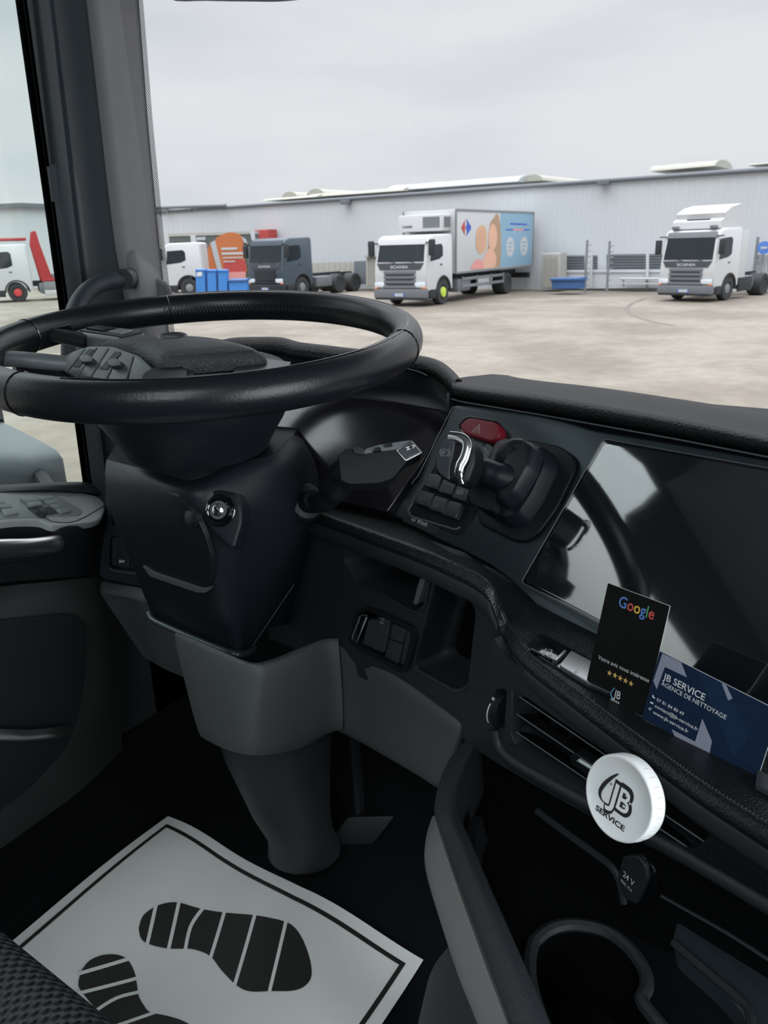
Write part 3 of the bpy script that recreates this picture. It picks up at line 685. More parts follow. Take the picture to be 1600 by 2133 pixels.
# ---- A-pillar
ys = [-160, 0, 130, 260, 390, 520, 650, 780, 900, 1010, 1120]
def lin(y, P):
    for (ya, xa), (yb, xb) in zip(P, P[1:]):
        if y <= yb or (yb, xb) == P[-1]: return xa+(xb-xa)*(y-ya)/(yb-ya)
C0 = [(0,45),(650,135),(1010,183)]; C1 = [(0,60),(650,148),(1010,195)]; C2 = [(0,103),(500,160),(1010,222)]
C2b = [(0,112),(500,172),(1010,232)]; C3 = [(0,180),(499,237),(625,262),(1010,300)]; C4 = [(0,200),(499,258),(650,276),(1010,310)]; C5 = [(0,289),(250,308),(499,331),(700,353),(1010,385)]
def pc(y, P, X): return at(lin(y, P), y, x=X)
pil = thing('windscreen_pillar', 'dark grey pillar between the driver window and the windscreen', 'pillar', (-1.12, .80, -.40))
def pshell(name, cols, m, thick=.012, lab=None):
    rows = [[pc(y, P, X) for P, X in cols] for y in ys]
    part(name, sheet(rows, 3, 2, thick), m, pil, lab)
C1 = [(0,56),(650,145),(1010,192)]
pshell('door_seal', [(C0,-1.175),([(a,b_+4) for a,b_ in C0],-1.155),([(a,b_+7) for a,b_ in C0],-1.165),(C1,-1.155)], 'soft_black')
pshell('pillar_side', [(C1,-1.150),([(a,b_+14) for a,b_ in C1],-1.138),(C2,-1.125),(C2b,-1.128),([(a,(p+q)/2) for (a,p),(q_,q) in zip([(0,112),(499,172),(1010,232)],[(0,180),(499,237),(1010,300)])],-1.11),(C3,-1.085)], 'pillar_dark')
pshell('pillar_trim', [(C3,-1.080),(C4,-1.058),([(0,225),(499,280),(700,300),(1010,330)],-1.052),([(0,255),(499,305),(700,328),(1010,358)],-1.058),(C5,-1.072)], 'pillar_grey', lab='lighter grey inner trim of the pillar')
# belt guide slot
SLP = (V((-1.136,0,0)), V((1,0,0)))
part('slot', slab([(60,-60),(70,-60),(115,341),(107,344)], (V((-1.128,0,0)), V((1,0,0))), .003), 'soft_black', pil)
part('slot_cover', slab([(100,347),(116,343),(124,420),(110,420)], (V((-1.131,0,0)), V((1,0,0))), .003), 'pillar_dark', pil)
# bulge that carries the grab handle
rows = []
for y, xa, xb, bulge in [(498,262,272,-.03),(520,263,290,-.004),(535,263,304,.014),(560,264,326,.03),(590,265,338,.038),(625,266,342,.036),(670,270,344,.03),(730,278,350,.02)]:
    rows.append([at(xa, y, x=-1.060), at(xa+(xb-xa)*.3, y, x=-1.052+bulge), at(xa+(xb-xa)*.65, y, x=-1.052+bulge*.9), at(xb, y, x=-1.066)])
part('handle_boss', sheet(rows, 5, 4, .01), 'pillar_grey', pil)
# ceramic dot band on the glass edge
bm = bmesh.new(); pr = None; uv = bm.loops.layers.uv.new('uv'); LN = 0; yy = list(range(-40, 720, 20)); pts_ = []
for y in yy:
    x5 = lin(y, C5); a_ = at(x5-3, y, x=-1.066); d_ = ray(x5+9+y*.004, y); b_ = d_*(a_.length/d_.length*1.004)
    pts_.append((a_, b_))
for i, (a_, b_) in enumerate(pts_):
    a_, b_ = bm.verts.new(a_), bm.verts.new(b_)
    if pr:
        f_ = bm.faces.new((pr[0], pr[1], b_, a_)); ln = (a_.co-pr[0].co).length; u0_ = LN; LN += ln
        for lp, (uu, vv_) in zip(f_.loops, [(0,u0_),(.012,u0_),(.012,LN),(0,LN)]): lp[uv].uv = (uu, vv_)
    pr = (a_, b_)
m = bpy.data.materials.new('dot_band'); m.use_nodes = True; t = m.node_tree; t.nodes.clear(); MAT['dot_band'] = m
o_ = t.nodes.new('ShaderNodeOutputMaterial'); x_ = t.nodes.new('ShaderNodeMixShader'); tr = t.nodes.new('ShaderNodeBsdfTransparent'); df = t.nodes.new('ShaderNodeBsdfDiffuse'); df.inputs[0].default_value = (.03,.033,.038,1)
uvn = t.nodes.new('ShaderNodeUVMap'); mpp = t.nodes.new('ShaderNodeMapping'); mpp.inputs['Rotation'].default_value = (0,0,math.radians(45)); k_ = 2*math.pi/.0026
mpp.inputs['Scale'].default_value = (k_, k_, 1); sx = t.nodes.new('ShaderNodeSeparateXYZ')
t.links.new(uvn.outputs[0], mpp.inputs[0]); t.links.new(mpp.outputs[0], sx.inputs[0])
def mth(op, a, b=None, v=None):
    n_ = t.nodes.new('ShaderNodeMath'); n_.operation = op; t.links.new(a, n_.inputs[0])
    if b is not None: t.links.new(b, n_.inputs[1])
    if v is not None: n_.inputs[1].default_value = v
    return n_.outputs[0]
su = mth('ADD', mth('SINE', sx.outputs[0]), mth('SINE', sx.outputs[1])); gt_ = mth('GREATER_THAN', su, v=-.15)
t.links.new(gt_, x_.inputs[0]); t.links.new(tr.outputs[0], x_.inputs[1]); t.links.new(df.outputs[0], x_.inputs[2]); t.links.new(x_.outputs[0], o_.inputs[0])
me = bpy.data.meshes.new('dot_band'); bm.to_mesh(me); bm.free(); me.materials.append(m)
db = bpy.data.objects.new('dotted_edge_band', me); COL.objects.link(db); db.parent = win1
# grab handle
gh = thing('grab_handle', 'dark curved grab handle fixed to the windscreen pillar', 'handle', tuple(D(200, 620, 1.15)))
gp = [D(146,740,1.10), D(147,700,1.10), D(151,668,1.10), D(162,634,1.115), D(184,605,1.13), D(214,589,1.15), D(240,584,1.165), D(270,581,1.19)]
part('grip', tube(cr1(gp, 5), [(.0125,.0125)]*36, 14), 'pillar_dark', gh)
part('collar', tube([D(256,582,1.168), D(272,580,1.20)], .0155, 16), 'dark_trim', gh)
# tweeter
tcn_ = at(327, 612, x=-1.045); tax = V((.75,-.66,0)).normalized()
tw = thing('tweeter', 'small round speaker grille at the foot of the pillar', 'speaker', tuple(tcn_))
part('speaker_ring', lathe([(.022,-.006),(.024,.002),(.022,.006),(.018,.004)], tcn_, tax, 28), 'pillar_grey', tw)
mat('grille_mesh', (.10,.10,.105), .6, bump=('vor', 900, 1))
part('speaker_grille', lathe([(.018,.0),(.017,.006),(.01,.008),(.001,.0085)], tcn_, tax, 28), 'grille_mesh', tw)
# sun visor just touching the frame top
vz = D(455, -30, 1.02)
sv = thing('sun_visor', 'grey sun visor folded against the top of the windscreen', 'visor', tuple(D(455, -20, 1.12)))
fr_ = [D(x, y, 1.14) for x, y in curve2([(330,-150),(325,-60),(350,-2),(430,2.5),(520,4),(590,3.5),(640,-8),(665,-60),(668,-150)], 4)]
part('visor_blade', prism(fr_, V((0,.012,.004)), .003), 'pillar_grey', sv)

# ---- exterior mirror seen through the driver window
em = thing('exterior_mirror', 'large grey rear view mirror housing outside the driver window', 'mirror', tuple(D(60, 960, 1.75)))
rows = [[D(-160,790,1.75), D(-80,850,1.7), D(0,905,1.66), D(60,945,1.63), D(95,968,1.63), D(125,985,1.65)],
        [D(-150,770,1.80), D(-60,825,1.76), D(10,868,1.72), D(70,908,1.70), D(112,935,1.68), D(134,962,1.68)],
        [D(-130,760,1.95), D(-50,805,1.90), D(14,850,1.86), D(75,890,1.84), D(120,918,1.82), D(136,945,1.80)]]
R = []
tp = [(-160,790),(-90,828),(-20,866),(0,877),(40,896),(90,922),(118,938),(131,956)]
for i, (x, y) in enumerate(tp):
    k = 1 if i < len(tp)-2 else (.8 if i == len(tp)-2 else .45)
    a_ = D(x, y, 1.86); fwd = V((.0,-.17,0))*k; dn = V((0,0,-.10)); wv = (a_-D(tp[max(i-1,0)][0], tp[max(i-1,0)][1], 1.86)).normalized() if i else EX
    q = [a_, a_+fwd*.5+EZ*.004, a_+fwd*.92, a_+fwd*1.05+dn*.25, a_+fwd*1.06+dn*.75, a_+fwd*.9+dn*1.15, a_+dn*1.15, a_+dn*.4]
    R.append(q)
part('mirror_housing', rings(R), 'mirror_shell', em, smooth=50)
part('mirror_arm', tube([D(-4,880,1.86), D(-8,850,1.88), D(-60,840,1.9), D(-140,800,1.9)], .014, 8), 'soft_black', em)
part('mirror_bracket', tube([D(80,985,1.84), V((-1.40,.86,-.50)), V((-1.25,.82,-.50))], .018, 8), 'soft_black', em)

# ================================================================ DRIVER DOOR
dr = thing('door_1', 'driver door trim with switch panel and storage pocket', 'structure', (-1.15, .3, FZ), kind='structure')
XN = V((1,0,0))
def XPl(x): return (V((x,0,0)), XN)
part('window_sill', sheet([[D(-400,1052,1.02), D(-150,1018,1.15), D(0,1010,at(0,1010,x=-1.165).dot(fw)), D(120,1004,at(120,1004,x=-1.165).dot(fw)), D(200,1004,at(200,1004,x=-1.165).dot(fw))],
    [D(-400,1060,.98), D(-150,1026,1.12), at(0,1017,x=-1.145), at(120,1010,x=-1.145), at(205,1012,x=-1.145)],
    [D(-400,1078,.97), D(-150,1040,1.11), at(0,1024,x=-1.135), at(120,1020,x=-1.135), at(212,1030,x=-1.135)]], 4, 3, .012), 'dark_trim', dr)
# armrest top plane
aA, aB, aC = at(0, 1026, x=-1.135), at(200, 1032, x=-1.135), at(0, 1090, x=-1.055)
AP = plane3(aA, aB, aC)
tp_ = curve2([(-250,1060),(-100,1030),(0,1024),(120,1022),(190,1030),(216,1045),(219,1060),(205,1082),(160,1090),(112,1093),(85,1084),(40,1083),(0,1087),(-100,1100),(-250,1130)], 4)
mat('door_panel_top', (.34,.38,.375), .42, metal=.1, bump=('noise', 900, .2))
part('armrest_top', slab(tp_, AP, .012, .004), 'door_panel_top', dr)
part('switch_recess', slab(rnd([(-60,1034),(100,1028),(118,1032),(172,1062),(168,1072),(120,1074),(-60,1084)], 8), AP, .003, .001, .0015), 'button_green', dr)
def abtn(pts, name='switch', lift=.006):
    b_ = part(name, slab(rnd(pts, 2.5), AP, lift, .0012, lift), 'button_green', dr); return b_
for pts in ([(42,1036),(72,1032),(86,1042),(55,1044)], [(55,1045),(86,1043),(91,1051),(64,1053)], [(78,1034),(108,1031),(114,1038),(88,1041)], [(90,1042),(116,1039),(125,1046),(102,1049)], [(103,1050),(127,1047),(138,1055),(116,1058)], [(117,1059),(140,1056),(150,1063),(128,1069)],
            [(-25,1041),(8,1041),(12,1048),(-22,1049)], [(-20,1050),(22,1049),(27,1056),(-15,1058)], [(2,1060),(32,1057),(40,1068),(12,1073)]): abtn(pts)
part('mirror_joystick', join(slab(rnd([(55,1057),(105,1056),(122,1070),(78,1075)], 4), AP, .001, 0, .0022), slab(rnd([(78,1058),(90,1057),(102,1065),(92,1068)], 2), AP, .012, .002, .011)), 'key_grey', dr)
# door face below the armrest
def face(pts, X, t, m, name, r=0, lab=None): return part(name, slab(pts, XPl(X), t, r), m, dr, lab)
part('arm_front', sheet([[hit(-250,1122,AP,.001), hit(0,1080,AP,.001), hit(85,1077,AP,.001), hit(112,1086,AP,.001), hit(160,1084,AP,.001), hit(221,1050,AP,.001)],
    [at(-250,1160,x=-1.06), at(0,1110,x=-1.07), at(85,1108,x=-1.07), at(114,1120,x=-1.058), at(165,1118,x=-1.058), at(222,1080,x=-1.10)],
    [at(-250,1260,x=-1.09), at(0,1215,x=-1.10), at(80,1208,x=-1.10), at(130,1204,x=-1.10), at(180,1200,x=-1.10), at(226,1190,x=-1.13)]], 4, 4, .01), 'soft_black', dr)
# pull handle
mat('handle_metal', (.75,.77,.78), .28, metal=1)
hp = [D(-160,1150,.96), D(-60,1146,1.05), at(0,1142,x=-1.03), at(60,1140,x=-1.035), at(110,1134,x=-1.045), at(131,1130,x=-1.06)]
hp = cr1(hp, 5); part('pull_handle', tube(hp, [(.006, .0135)]*(len(hp)-3)+[(.006,.012),(.005,.008),(.003,.004)], 12, upv=EZ), 'handle_metal', dr)
part('release_lever', prism([at(x, y, x=-1.065) for x, y in [(-100,1172),(0,1160),(60,1156),(112,1146),(125,1150),(90,1166),(0,1176),(-100,1190)]], V((-.02,0,0)), .003), 'black_plastic', dr)
# lower door skin with pocket
lo = [[at(-260,1255,x=-1.10), at(0,1222,x=-1.105), at(100,1212,x=-1.105), at(190,1202,x=-1.115), at(225,1195,x=-1.14)],
      [at(-260,1330,x=-1.07), at(0,1290,x=-1.075), at(110,1282,x=-1.08), at(205,1285,x=-1.09), at(250,1300,x=-1.14)],
      [at(-260,1500,x=-1.07), at(0,1450,x=-1.08), at(100,1450,x=-1.09), at(195,1450,x=-1.09), at(262,1450,x=-1.14)],
      [at(-260,1800,x=-1.08), at(0,1700,x=-1.09), at(70,1660,x=-1.095), at(160,1590,x=-1.10), at(255,1560,x=-1.15)],
      [at(-260,2200,x=-1.12), at(0,1950,x=-1.13), at(80,1880,x=-1.14), at(190,1800,x=-1.15), at(300,1700,x=-1.16)]]
mat('door_skin', (.022,.026,.026), .6, bump=('noise', 700, .4))
part('door_skin', sheet(lo, 5, 5, .012), 'door_skin', dr)
pk = part('storage_pocket', slab(rnd([(-200,1330),(0,1292),(150,1278),(182,1300),(180,1400),(165,1490),(140,1560),(70,1635),(0,1690),(-200,1800)], [5,5,25,25,20,20,30,10,5,5]), XPl(-1.066), .004, .002), 'soft_black', dr, 'black recessed storage pocket')
qp = cr1([at(-60,1528,x=-1.05), at(10,1531,x=-1.045), at(60,1532,x=-1.045), at(110,1527,x=-1.045), at(147,1522,x=-1.052)], 5)
part('pocket_lip', tube(qp, (.004, .0095), 10, upv=EZ), 'satin_metal', pk, 'brushed metal lip')
# ================================================================ STEERING WHEEL
WC = V((-.66, .6055, -.0965)); WN = V((.0619, -.0820, .9947)).normalized()
WX = (EX-WN*EX.dot(WN)).normalized(); WY = WN.cross(WX)
WPL = (WC, WN)
def wl_(x, y, z=0): return WC+WX*x+WY*y+WN*z
def wpx(x, y, z): return hit(x, y, (WC+WN*z, WN))
swt = thing('steering_wheel', 'large black leather steering wheel with button pods', 'steering wheel', tuple(WC))
RR = .225
def arc(a0, a1, n=40, r=RR, z=0): return [wl_(r*math.cos(math.radians(a0+(a1-a0)*k/n)), r*math.sin(math.radians(a0+(a1-a0)*k/n)), z) for k in range(n+1)]
part('rim', tube(arc(0, 360, 120)[:-1], [(.0172,.0195)]*120, 20, closed=True, upv=WN), 'wheel_leather', swt)
# seams between the leather sections
for a in (-88, -160, 148, 20, 195):
    c = wl_(RR*math.cos(math.radians(a)), RR*math.sin(math.radians(a))); tdir = V(WX*(-math.sin(math.radians(a)))+WY*math.cos(math.radians(a)))
    if a == 195: continue
    e1 = (c-WC).normalized()
    ring = [c+e1*(.0174*math.cos(q*math.pi/12))+WN*(.0197*math.sin(q*math.pi/12)) for q in range(24)]
    part('seam_ring', tube(ring, .0007, 6, closed=True), 'gloss_black', swt)
# fine circular seam on top of the rim
ring = arc(-75, 140, 80, RR+.001, .0195); part('top_seam', tube(ring, .0006, 6), 'gloss_black', swt)
# cross stitching on the inside of the rim
bm = bmesh.new()
a = 22
while a < 150:
    rr_ = RR-.0168; c0 = wl_(rr_*math.cos(math.radians(a)), rr_*math.sin(math.radians(a)), .001)
    td = WX*(-math.sin(math.radians(a)))+WY*math.cos(math.radians(a)); rad_ = (WC-c0).normalized()
    for s in (1, -1):
        p0 = c0+rad_*.0012+WN*.0048*s; p1 = c0+rad_*.0014+td*.0025; b2 = tube([p0, p1], .00055, 5)
        bm = join(bm, b2)
    a += 1.25
part('stitching', bm, 'dark_trim', swt)

def wring(pts, z, k=1.0, c=None):
    P = [wpx(x, y, -.012) for x, y in pts]; cc = sum(P, V((0,0,0)))/len(P)
    return [cc+(p-cc)*k+WN*(z+.012) for p in P]
hub_out = curve2([(198,729),(240,723),(300,720),(370,719),(430,721),(490,728),(530,737),(556,748),(520,753),(420,761),(335,766),(316,757),(280,742),(235,735),(198,729)], 3)[:-1]
pad = rings([wring(hub_out, -.030, .98), wring(hub_out, -.014, 1.0), wring(hub_out, -.008, .97), wring(hub_out, -.002, .86), wring(hub_out, .002, .68), wring(hub_out, .004, .4), wring(hub_out, .0045, .12)])
part('airbag_cover', pad, 'grain', swt, smooth=60)
cc_ = sum([wpx(x, y, -.012) for x, y in hub_out], V((0,0,0)))/len(hub_out)
em_ = cc_+WN*.0170+WX*-.02+WY*.012
emb = lathe([(.014,-.001),(.0155,.0002),(.017,-.001)], em_, WN, 28); part('emblem_ring', emb, 'key_grey', swt)
# hub body below
part('hub_body', rings([wring(hub_out, -.020, 1.02), wring(hub_out, -.055, .9)]), 'black_plastic', swt)
# near pod of buttons
pA, pB, pC = wpx(185,724,-.006), wpx(300,750,-.008), wpx(200,786,-.028)
PP = plane3(pA, pB, pC)
pod = part('button_pod', slab(rnd([(118,760),(128,746),(152,732),(186,721),(236,722),(290,742),(318,768),(326,786),(300,791),(235,790),(190,785),(140,778),(120,770)], 5), PP, .022, .003), 'pod_grey', swt)
bx = [(122,768),(139,776),(163,782),(189,786),(222,790),(265,791),(318,789)]; txp = [(150,733),(180,724),(204,723),(228,724),(252,731),(279,741),(314,768)]
for i in range(6):
    a_, b_, c_, d_ = V(txp[i]), V(txp[i+1]), V(bx[i+1]), V(bx[i])
    q = [a_.lerp(b_, .06), a_.lerp(b_, .94), b_.lerp(c_, .5)+V((-1,0)), c_.lerp(d_, .05), c_.lerp(d_, .95), d_.lerp(a_, .5)+V((1,0))]
    part('control_button', slab(rnd([tuple(p) for p in q], 2), PP, .003, .001, .0035), 'pod_grey', pod)
for pts in ([(165,741),(180,738),(194,745),(190,753),(172,754),(165,750)], [(224,749),(240,746),(253,752),(250,761),(232,763),(224,758)]):
    part('scroll_switch', slab(rnd(pts, 2), PP, .008, .002, .0095), 'key_grey', pod)
for pts in ([(150,762),(185,727),(196,728),(163,765)], [(208,768),(240,731),(252,736),(222,770)]):
    part('recess', slab(pts, PP, .001, 0, .0042), 'black_plastic', pod)
# spoke from the rim to the pod
sp = cr1([wpx(-10,748,-.006), wpx(35,748,-.007), wpx(80,752,-.010), wpx(135,757,-.016)], 5)
part('spoke', tube(sp, [(.010,.0085)]*len(sp), 14, upv=WN), 'mirror_shell', swt)
part('spoke_underside', tube([wpx(30,766,-.02), wpx(90,776,-.03), wpx(150,782,-.035)], [(.012,.006)]*3, 10, upv=WN), 'black_plastic', swt)
# far pod
fc0 = wpx(222,704,-.006); fX = (wpx(268,709,0)-wpx(175,695,0)).normalized(); fY = WN.cross(fX)
fp = part('button_pod', box(fc0-WN*.006+fY*.004, fX, fY, WN, .088, .040, .026, .007, 3), 'mirror_shell', swt)
part('pod_top', box(fc0+WN*.0072+fY*.004+fX*.004, fX, fY, WN, .076, .030, .003, .001), 'key_grey', fp)
part('control_button', box(fc0+WN*.0095+fY*.003-fX*.012, fX, fY, WN, .030, .018, .003, .001), 'black_plastic', fp)
part('control_button', box(fc0+WN*.0095+fY*.003+fX*.024, fX, fY, WN, .022, .018, .003, .001), 'button_green', fp)
part('spoke', tube([wpx(150,690,0), wpx(120,697,-.002), wpx(185,712,-.01)][::-1], [(.012,.009)]*3, 10, upv=WN), 'black_plastic', swt)
# lower spoke with its opening
SPl = (WC+WN*-.016, WN)
part('spoke', holed([(380,760),(470,753),(556,747),(606,754),(598,770),(500,782),(385,790)], [[(398,763),(494,757),(486,776),(404,781)]], SPl, .012), 'satin_panel', swt)
part('spoke_trim', slab(rnd([(291,792),(300,775),(322,765),(376,760),(390,770),(388,790)], 5), (WC+WN*-.012, WN), .015, .003), 'black_plastic', swt)
# ================================================================ STEERING COLUMN
sc_ = thing('steering_column', 'tall dark steering column cover with ignition lock and grey lower skirt', 'steering column', tuple(WC-WN*.1))
cax = WN
def cring(c, rx, ry, n=40): return [c+WX*(rx*math.cos(2*math.pi*k/n))+WY*(ry*math.sin(2*math.pi*k/n)) for k in range(n)]
b0 = WC+V((-.018,-.012,0))
part('column_boot', rings([cring(b0-WN*.030, .116, .105), cring(b0-WN*.05, .120, .110), cring(b0-WN*.068, .115, .108), cring(b0-WN*.082, .108, .100), cring(b0-WN*.097, .098, .092), cring(b0-WN*.12, .085, .08)]), 'column_plastic', sc_, smooth=60)
H = [[(222,957,.95),(300,977,.89),(395,1001,.84),(490,966,.86),(570,946,.88),(610,908,.93),(632,915,1.02)],
     [(219,985,.94),(303,1000,.87),(398,1022,.825),(500,985,.85),(592,968,.885),(642,940,.95),(662,985,1.04)],
     [(224,1030,.945),(312,1045,.872),(408,1060,.828),(510,1040,.85),(612,1020,.90),(655,1010,.96),(668,1040,1.05)],
     [(240,1095,.96),(330,1110,.885),(425,1120,.84),(520,1105,.868),(610,1090,.915),(648,1080,.97),(665,1100,1.06)],
     [(272,1170,.995),(358,1190,.915),(450,1205,.87),(530,1190,.90),(600,1165,.94),(628,1150,.99),(650,1160,1.08)],
     [(300,1240,1.03),(385,1266,.955),(478,1296,.91),(530,1275,.945),(575,1240,.975),(605,1215,1.01),(630,1220,1.10)],
     [(318,1284,1.055),(400,1322,.99),(490,1354,.945),(512,1350,.97),(532,1337,.99),(560,1310,1.03),(600,1300,1.12)]]
part('column_cover', sheet([[D(*q) for q in r] for r in H], 5, 4, .01), 'column_plastic', sc_, smooth=60)
# top ledge that closes the cover under the boot
part('cover_top', prism([D(*q) for q in [(222,958,.95),(300,978,.89),(395,1001,.84),(490,967,.86),(570,947,.88),(610,909,.93),(620,890,1.1),(420,880,1.1),(260,900,1.1)]], V((0,0,-.01))), 'column_plastic', sc_)
# storage flap
fPl = plane3(D(250,1003,.922), D(400,1045,.822), D(380,1225,.925))
fl = part('storage_flap', slab(rnd([(249,1003),(372,1033),(400,1062),(425,1110),(441,1165),(441,1200),(430,1226),(414,1226),(312,1192),(288,1165),(262,1090)], [6,8,12,15,20,10,10,8,12,12,10]), fPl, .006, .0015, .003), 'black_plastic', sc_)
part('flap_edge', join(slab([(250,1000),(303,1013),(303,1015.5),(252,1003)], fPl, .002, 0, .004), slab([(320,1016.5),(365,1029),(372,1034),(320,1019)], fPl, .002, 0, .004)), 'grey_plastic', fl)
part('flap_grip', slab(rnd([(296,1178),(316,1192),(416,1226),(436,1226),(428,1235),(408,1234),(312,1201)], 3), fPl, .006, .002, .006), 'grey_plastic', sc_, 'lighter grey ledge below the flap')
# ignition
ic = D(462, 1064, .826); ia = V((.28,-.86,.42)).normalized(); IPl = (ic, ia)
part('lock_bezel', slab(rnd([(396,1034),(420,1024),(455,1020),(490,1026),(503,1055),(503,1090),(488,1140),(478,1142),(440,1105),(408,1060)], 10), IPl, .022, .004, .002), 'column_plastic', sc_)
il = part('ignition_lock', lathe([(.0165,-.004),(.0175,.0025),(.0165,.0035),(.0155,.0025),(.0125,.0022),(.0105,.0065),(.008,.007),(.0078,.004)], ic+ia*.001, ia, 36), 'gloss_black', sc_)
part('lock_ring', lathe([(.0098,.0),(.0098,.0072),(.0068,.0074),(.0066,.005)], ic+ia*.001, ia, 32), 'grey_plastic', il)
part('lock_barrel', lathe([(.0066,.0),(.0066,.0085),(.0058,.0092),(.001,.0094)], ic+ia*.001, ia, 32), 'chrome', il)
e_ = (D(470,1073,.826)-D(452,1055,.826)).normalized(); e2_ = ia.cross(e_).normalized()
part('key_slot', box(ic+ia*.0100, e_, e2_, ia, .0085, .0028, .002, .0004), 'gloss_black', il)
part('side_button', lathe([(.012,-.004),(.012,.003),(.009,.005),(.001,.0055)], D(402,1076,.832), V((-.2,-.9,.3)).normalized(), 24), 'black_plastic', sc_)
# bright lower lip
lp_ = cr1([D(311,1276,1.04), D(318,1290,1.03), D(345,1303,1.01), D(420,1335,.965), D(485,1360,.935), D(512,1361,.95), D(530,1350,.98)], 6)
part('lower_lip', tube(lp_, [(.0045,.0035)]*len(lp_), 10), 'satin_panel', sc_)
part('cover_seam', tube(cr1([D(522,1352,.972), D(560,1295,.99), D(612,1218,1.0)], 5), .0007, 6), 'dark_trim', sc_)
# grey knee skirt wrapping the column foot
K = [[(366,1326,.97),(372,1318,.955),(440,1345,.92),(515,1378,.895),(560,1375,.91),(620,1352,.95),(672,1332,.99),(705,1330,1.0)],
     [(367,1345,.965),(374,1335,.95),(440,1362,.912),(528,1395,.885),(570,1392,.90),(628,1372,.945),(676,1350,.985),(706,1348,.995)],
     [(390,1440,.99),(397,1440,.975),(455,1470,.935),(518,1490,.905),(565,1485,.925),(630,1460,.965),(690,1440,1.0),(712,1435,1.005)],
     [(412,1520,1.01),(420,1530,1.0),(465,1552,.955),(515,1565,.93),(560,1565,.945),(625,1550,.985),(685,1520,1.015),(715,1512,1.02)],
     [(425,1535,1.04),(430,1538,1.03),(470,1558,.99),(515,1570,.965),(560,1570,.98),(625,1556,1.02),(685,1526,1.05),(715,1518,1.05)]]
part('knee_skirt', sheet([[D(*q) for q in r] for r in K], 5, 4, .008), 'grey_plastic', sc_, 'mid grey knee skirt', smooth=60)
# post to the floor
def pring(cx, cy, d, rx, ry):
    c = D(cx, cy, d); a_ = V((rt.x, rt.y, 0)).normalized(); b_ = V((-a_.y, a_.x, 0)); return [c+a_*(rx*math.cos(2*math.pi*k/28))+b_*(ry*math.sin(2*math.pi*k/28)) for k in range(28)]
part('column_post', rings([pring(572,1500,1.07,.082,.07), pring(578,1560,1.08,.074,.065), pring(606,1680,1.12,.056,.055), pring(626,1735,1.15,.048,.045), pring(632,1758,1.165,.053,.046), pring(634,1772,1.18,.055,.047)]), 'dark_trim', sc_)
# retarder stalk
stb = part('stalk_boss', lathe([(.024,-.02),(.024,.004),(.020,.012),(.014,.014),(.012,.03)], D(634,1048,.93), V((.75,-.35,.35)).normalized(), 28), 'black_plastic', sc_)
stk = part('control_stalk', tube(cr1([D(640,1050,.93), D(672,1045,.89), D(700,1020,.86), D(718,990,.845), D(745,968,.835)], 5), [.0115]*5+[.013]*5+[.0165]*5+[.019]*6, 16), 'black_plastic', sc_)
ST = plane3(D(712,975,.835), D(790,990,.805), D(868,930,.775))
stn = (-ray(790,960)+V((.10,.0,.35))).normalized(); ST = (D(790,965,.80), stn)
part('stalk_head', slab(rnd([(705,948),(722,934),(756,938),(790,926),(856,916),(881,943),(848,960),(818,996),(790,1006),(728,1008),(710,1000)], [3,4,3,3,4,3,4,6,8,5,3]), ST, .030, .003), 'soft_black', stk)
part('head_top_lit', slab(rnd([(752,946),(764,934),(792,926),(856,917),(826,936),(790,940)], 2), (ST[0]+stn*.001, stn), .003, .001, .001), 'mirror_shell', stk)  # paler slab: light on the top face put into the colour
part('end_button', slab(rnd([(828,938),(857,920),(875,941),(846,956)], 3), ST, .004, .001, .0035), 'key_grey', stk)
part('button_frame', slab(rnd([(824,937),(858,917),(881,943),(845,961)], 3), ST, .003, .001, .0012), 'satin_metal', stk)
bX = (hit(859,944,ST)-hit(853,929,ST)).normalized(); bY = stn.cross(bX)
part('lettering', join(text_bm('A', hit(856,929.5,ST), bX, bY, .0042, None, .01, .0042, nz=stn), text_bm('M', hit(844,934,ST), bX, bY, .0042, None, .01, .0042, nz=stn)), 'print_white', stk)
for pts in ([(777,940),(783,932),(792,931),(795,938)], [(800,930),(806,922),(816,921),(818,928)]): part('rocker', slab(rnd(pts, 1.5), ST, .006, .001, .006), 'black_plastic', stk)
part('thumb_wheel', join(*[slab([(735+k*3.2,931+abs(k-3)*.8),(737+k*3.2,930+abs(k-3)*.8),(742+k*3.2,944+k*.6),(740+k*3.2,945+k*.6)], ST, .003, 0, .003) for k in range(7)], slab(rnd([(731,934),(745,928),(757,936),(762,948),(745,944)], 4), ST, .004, .001, .0018)), 'dark_trim', stk)
# ================================================================ DASHBOARD
dash = thing('dashboard', 'black wrap-around dashboard with leather edged shelf', 'dashboard', (-.35, .70, -.40))
ha = V((.927,-.375,0)).normalized(); aw = V((.375,.927,0)).normalized()
SN = V((-.300,-.742,.599)).normalized(); S = (D(1255,915,.79), SN)
def So(o): return (S[0]+SN*o, SN)
# ---- top pad over the centre (leather roll) rows back -> front
U = [(942,790),(960,795),(1010,803),(1120,817),(1250,838),(1420,868),(1600,905),(1760,938),(1900,968)]
Lw = [(940,824),(962,830),(1010,838),(1120,856),(1255,880),(1420,910),(1600,945),(1760,976),(1900,1004)]
rows = []
rows.append([V((hit(x,y,S).x+.02, wy(hit(x,y,S).x)-.02, -.22)) for x, y in U])
rows.append([hit(x,y,S,-.02)*1.0+aw*.10+EZ*-.006 for x, y in U])
rows.append([hit(x,y-1,S,-.014) for x, y in U])
rows.append([hit(x,y+5,S,.004) for x, y in U])
rows.append([hit(a[0],a[1]*.55+b[1]*.45,S,.014) for a, b in zip(U, Lw)])
rows.append([hit(x,y-3,S,.008) for x, y in Lw])
rows.append([hit(x,y+1,S,-.006) for x, y in Lw])
part('top_pad', sheet(rows, 4, 3, .006), 'pad_leather', dash, smooth=60)
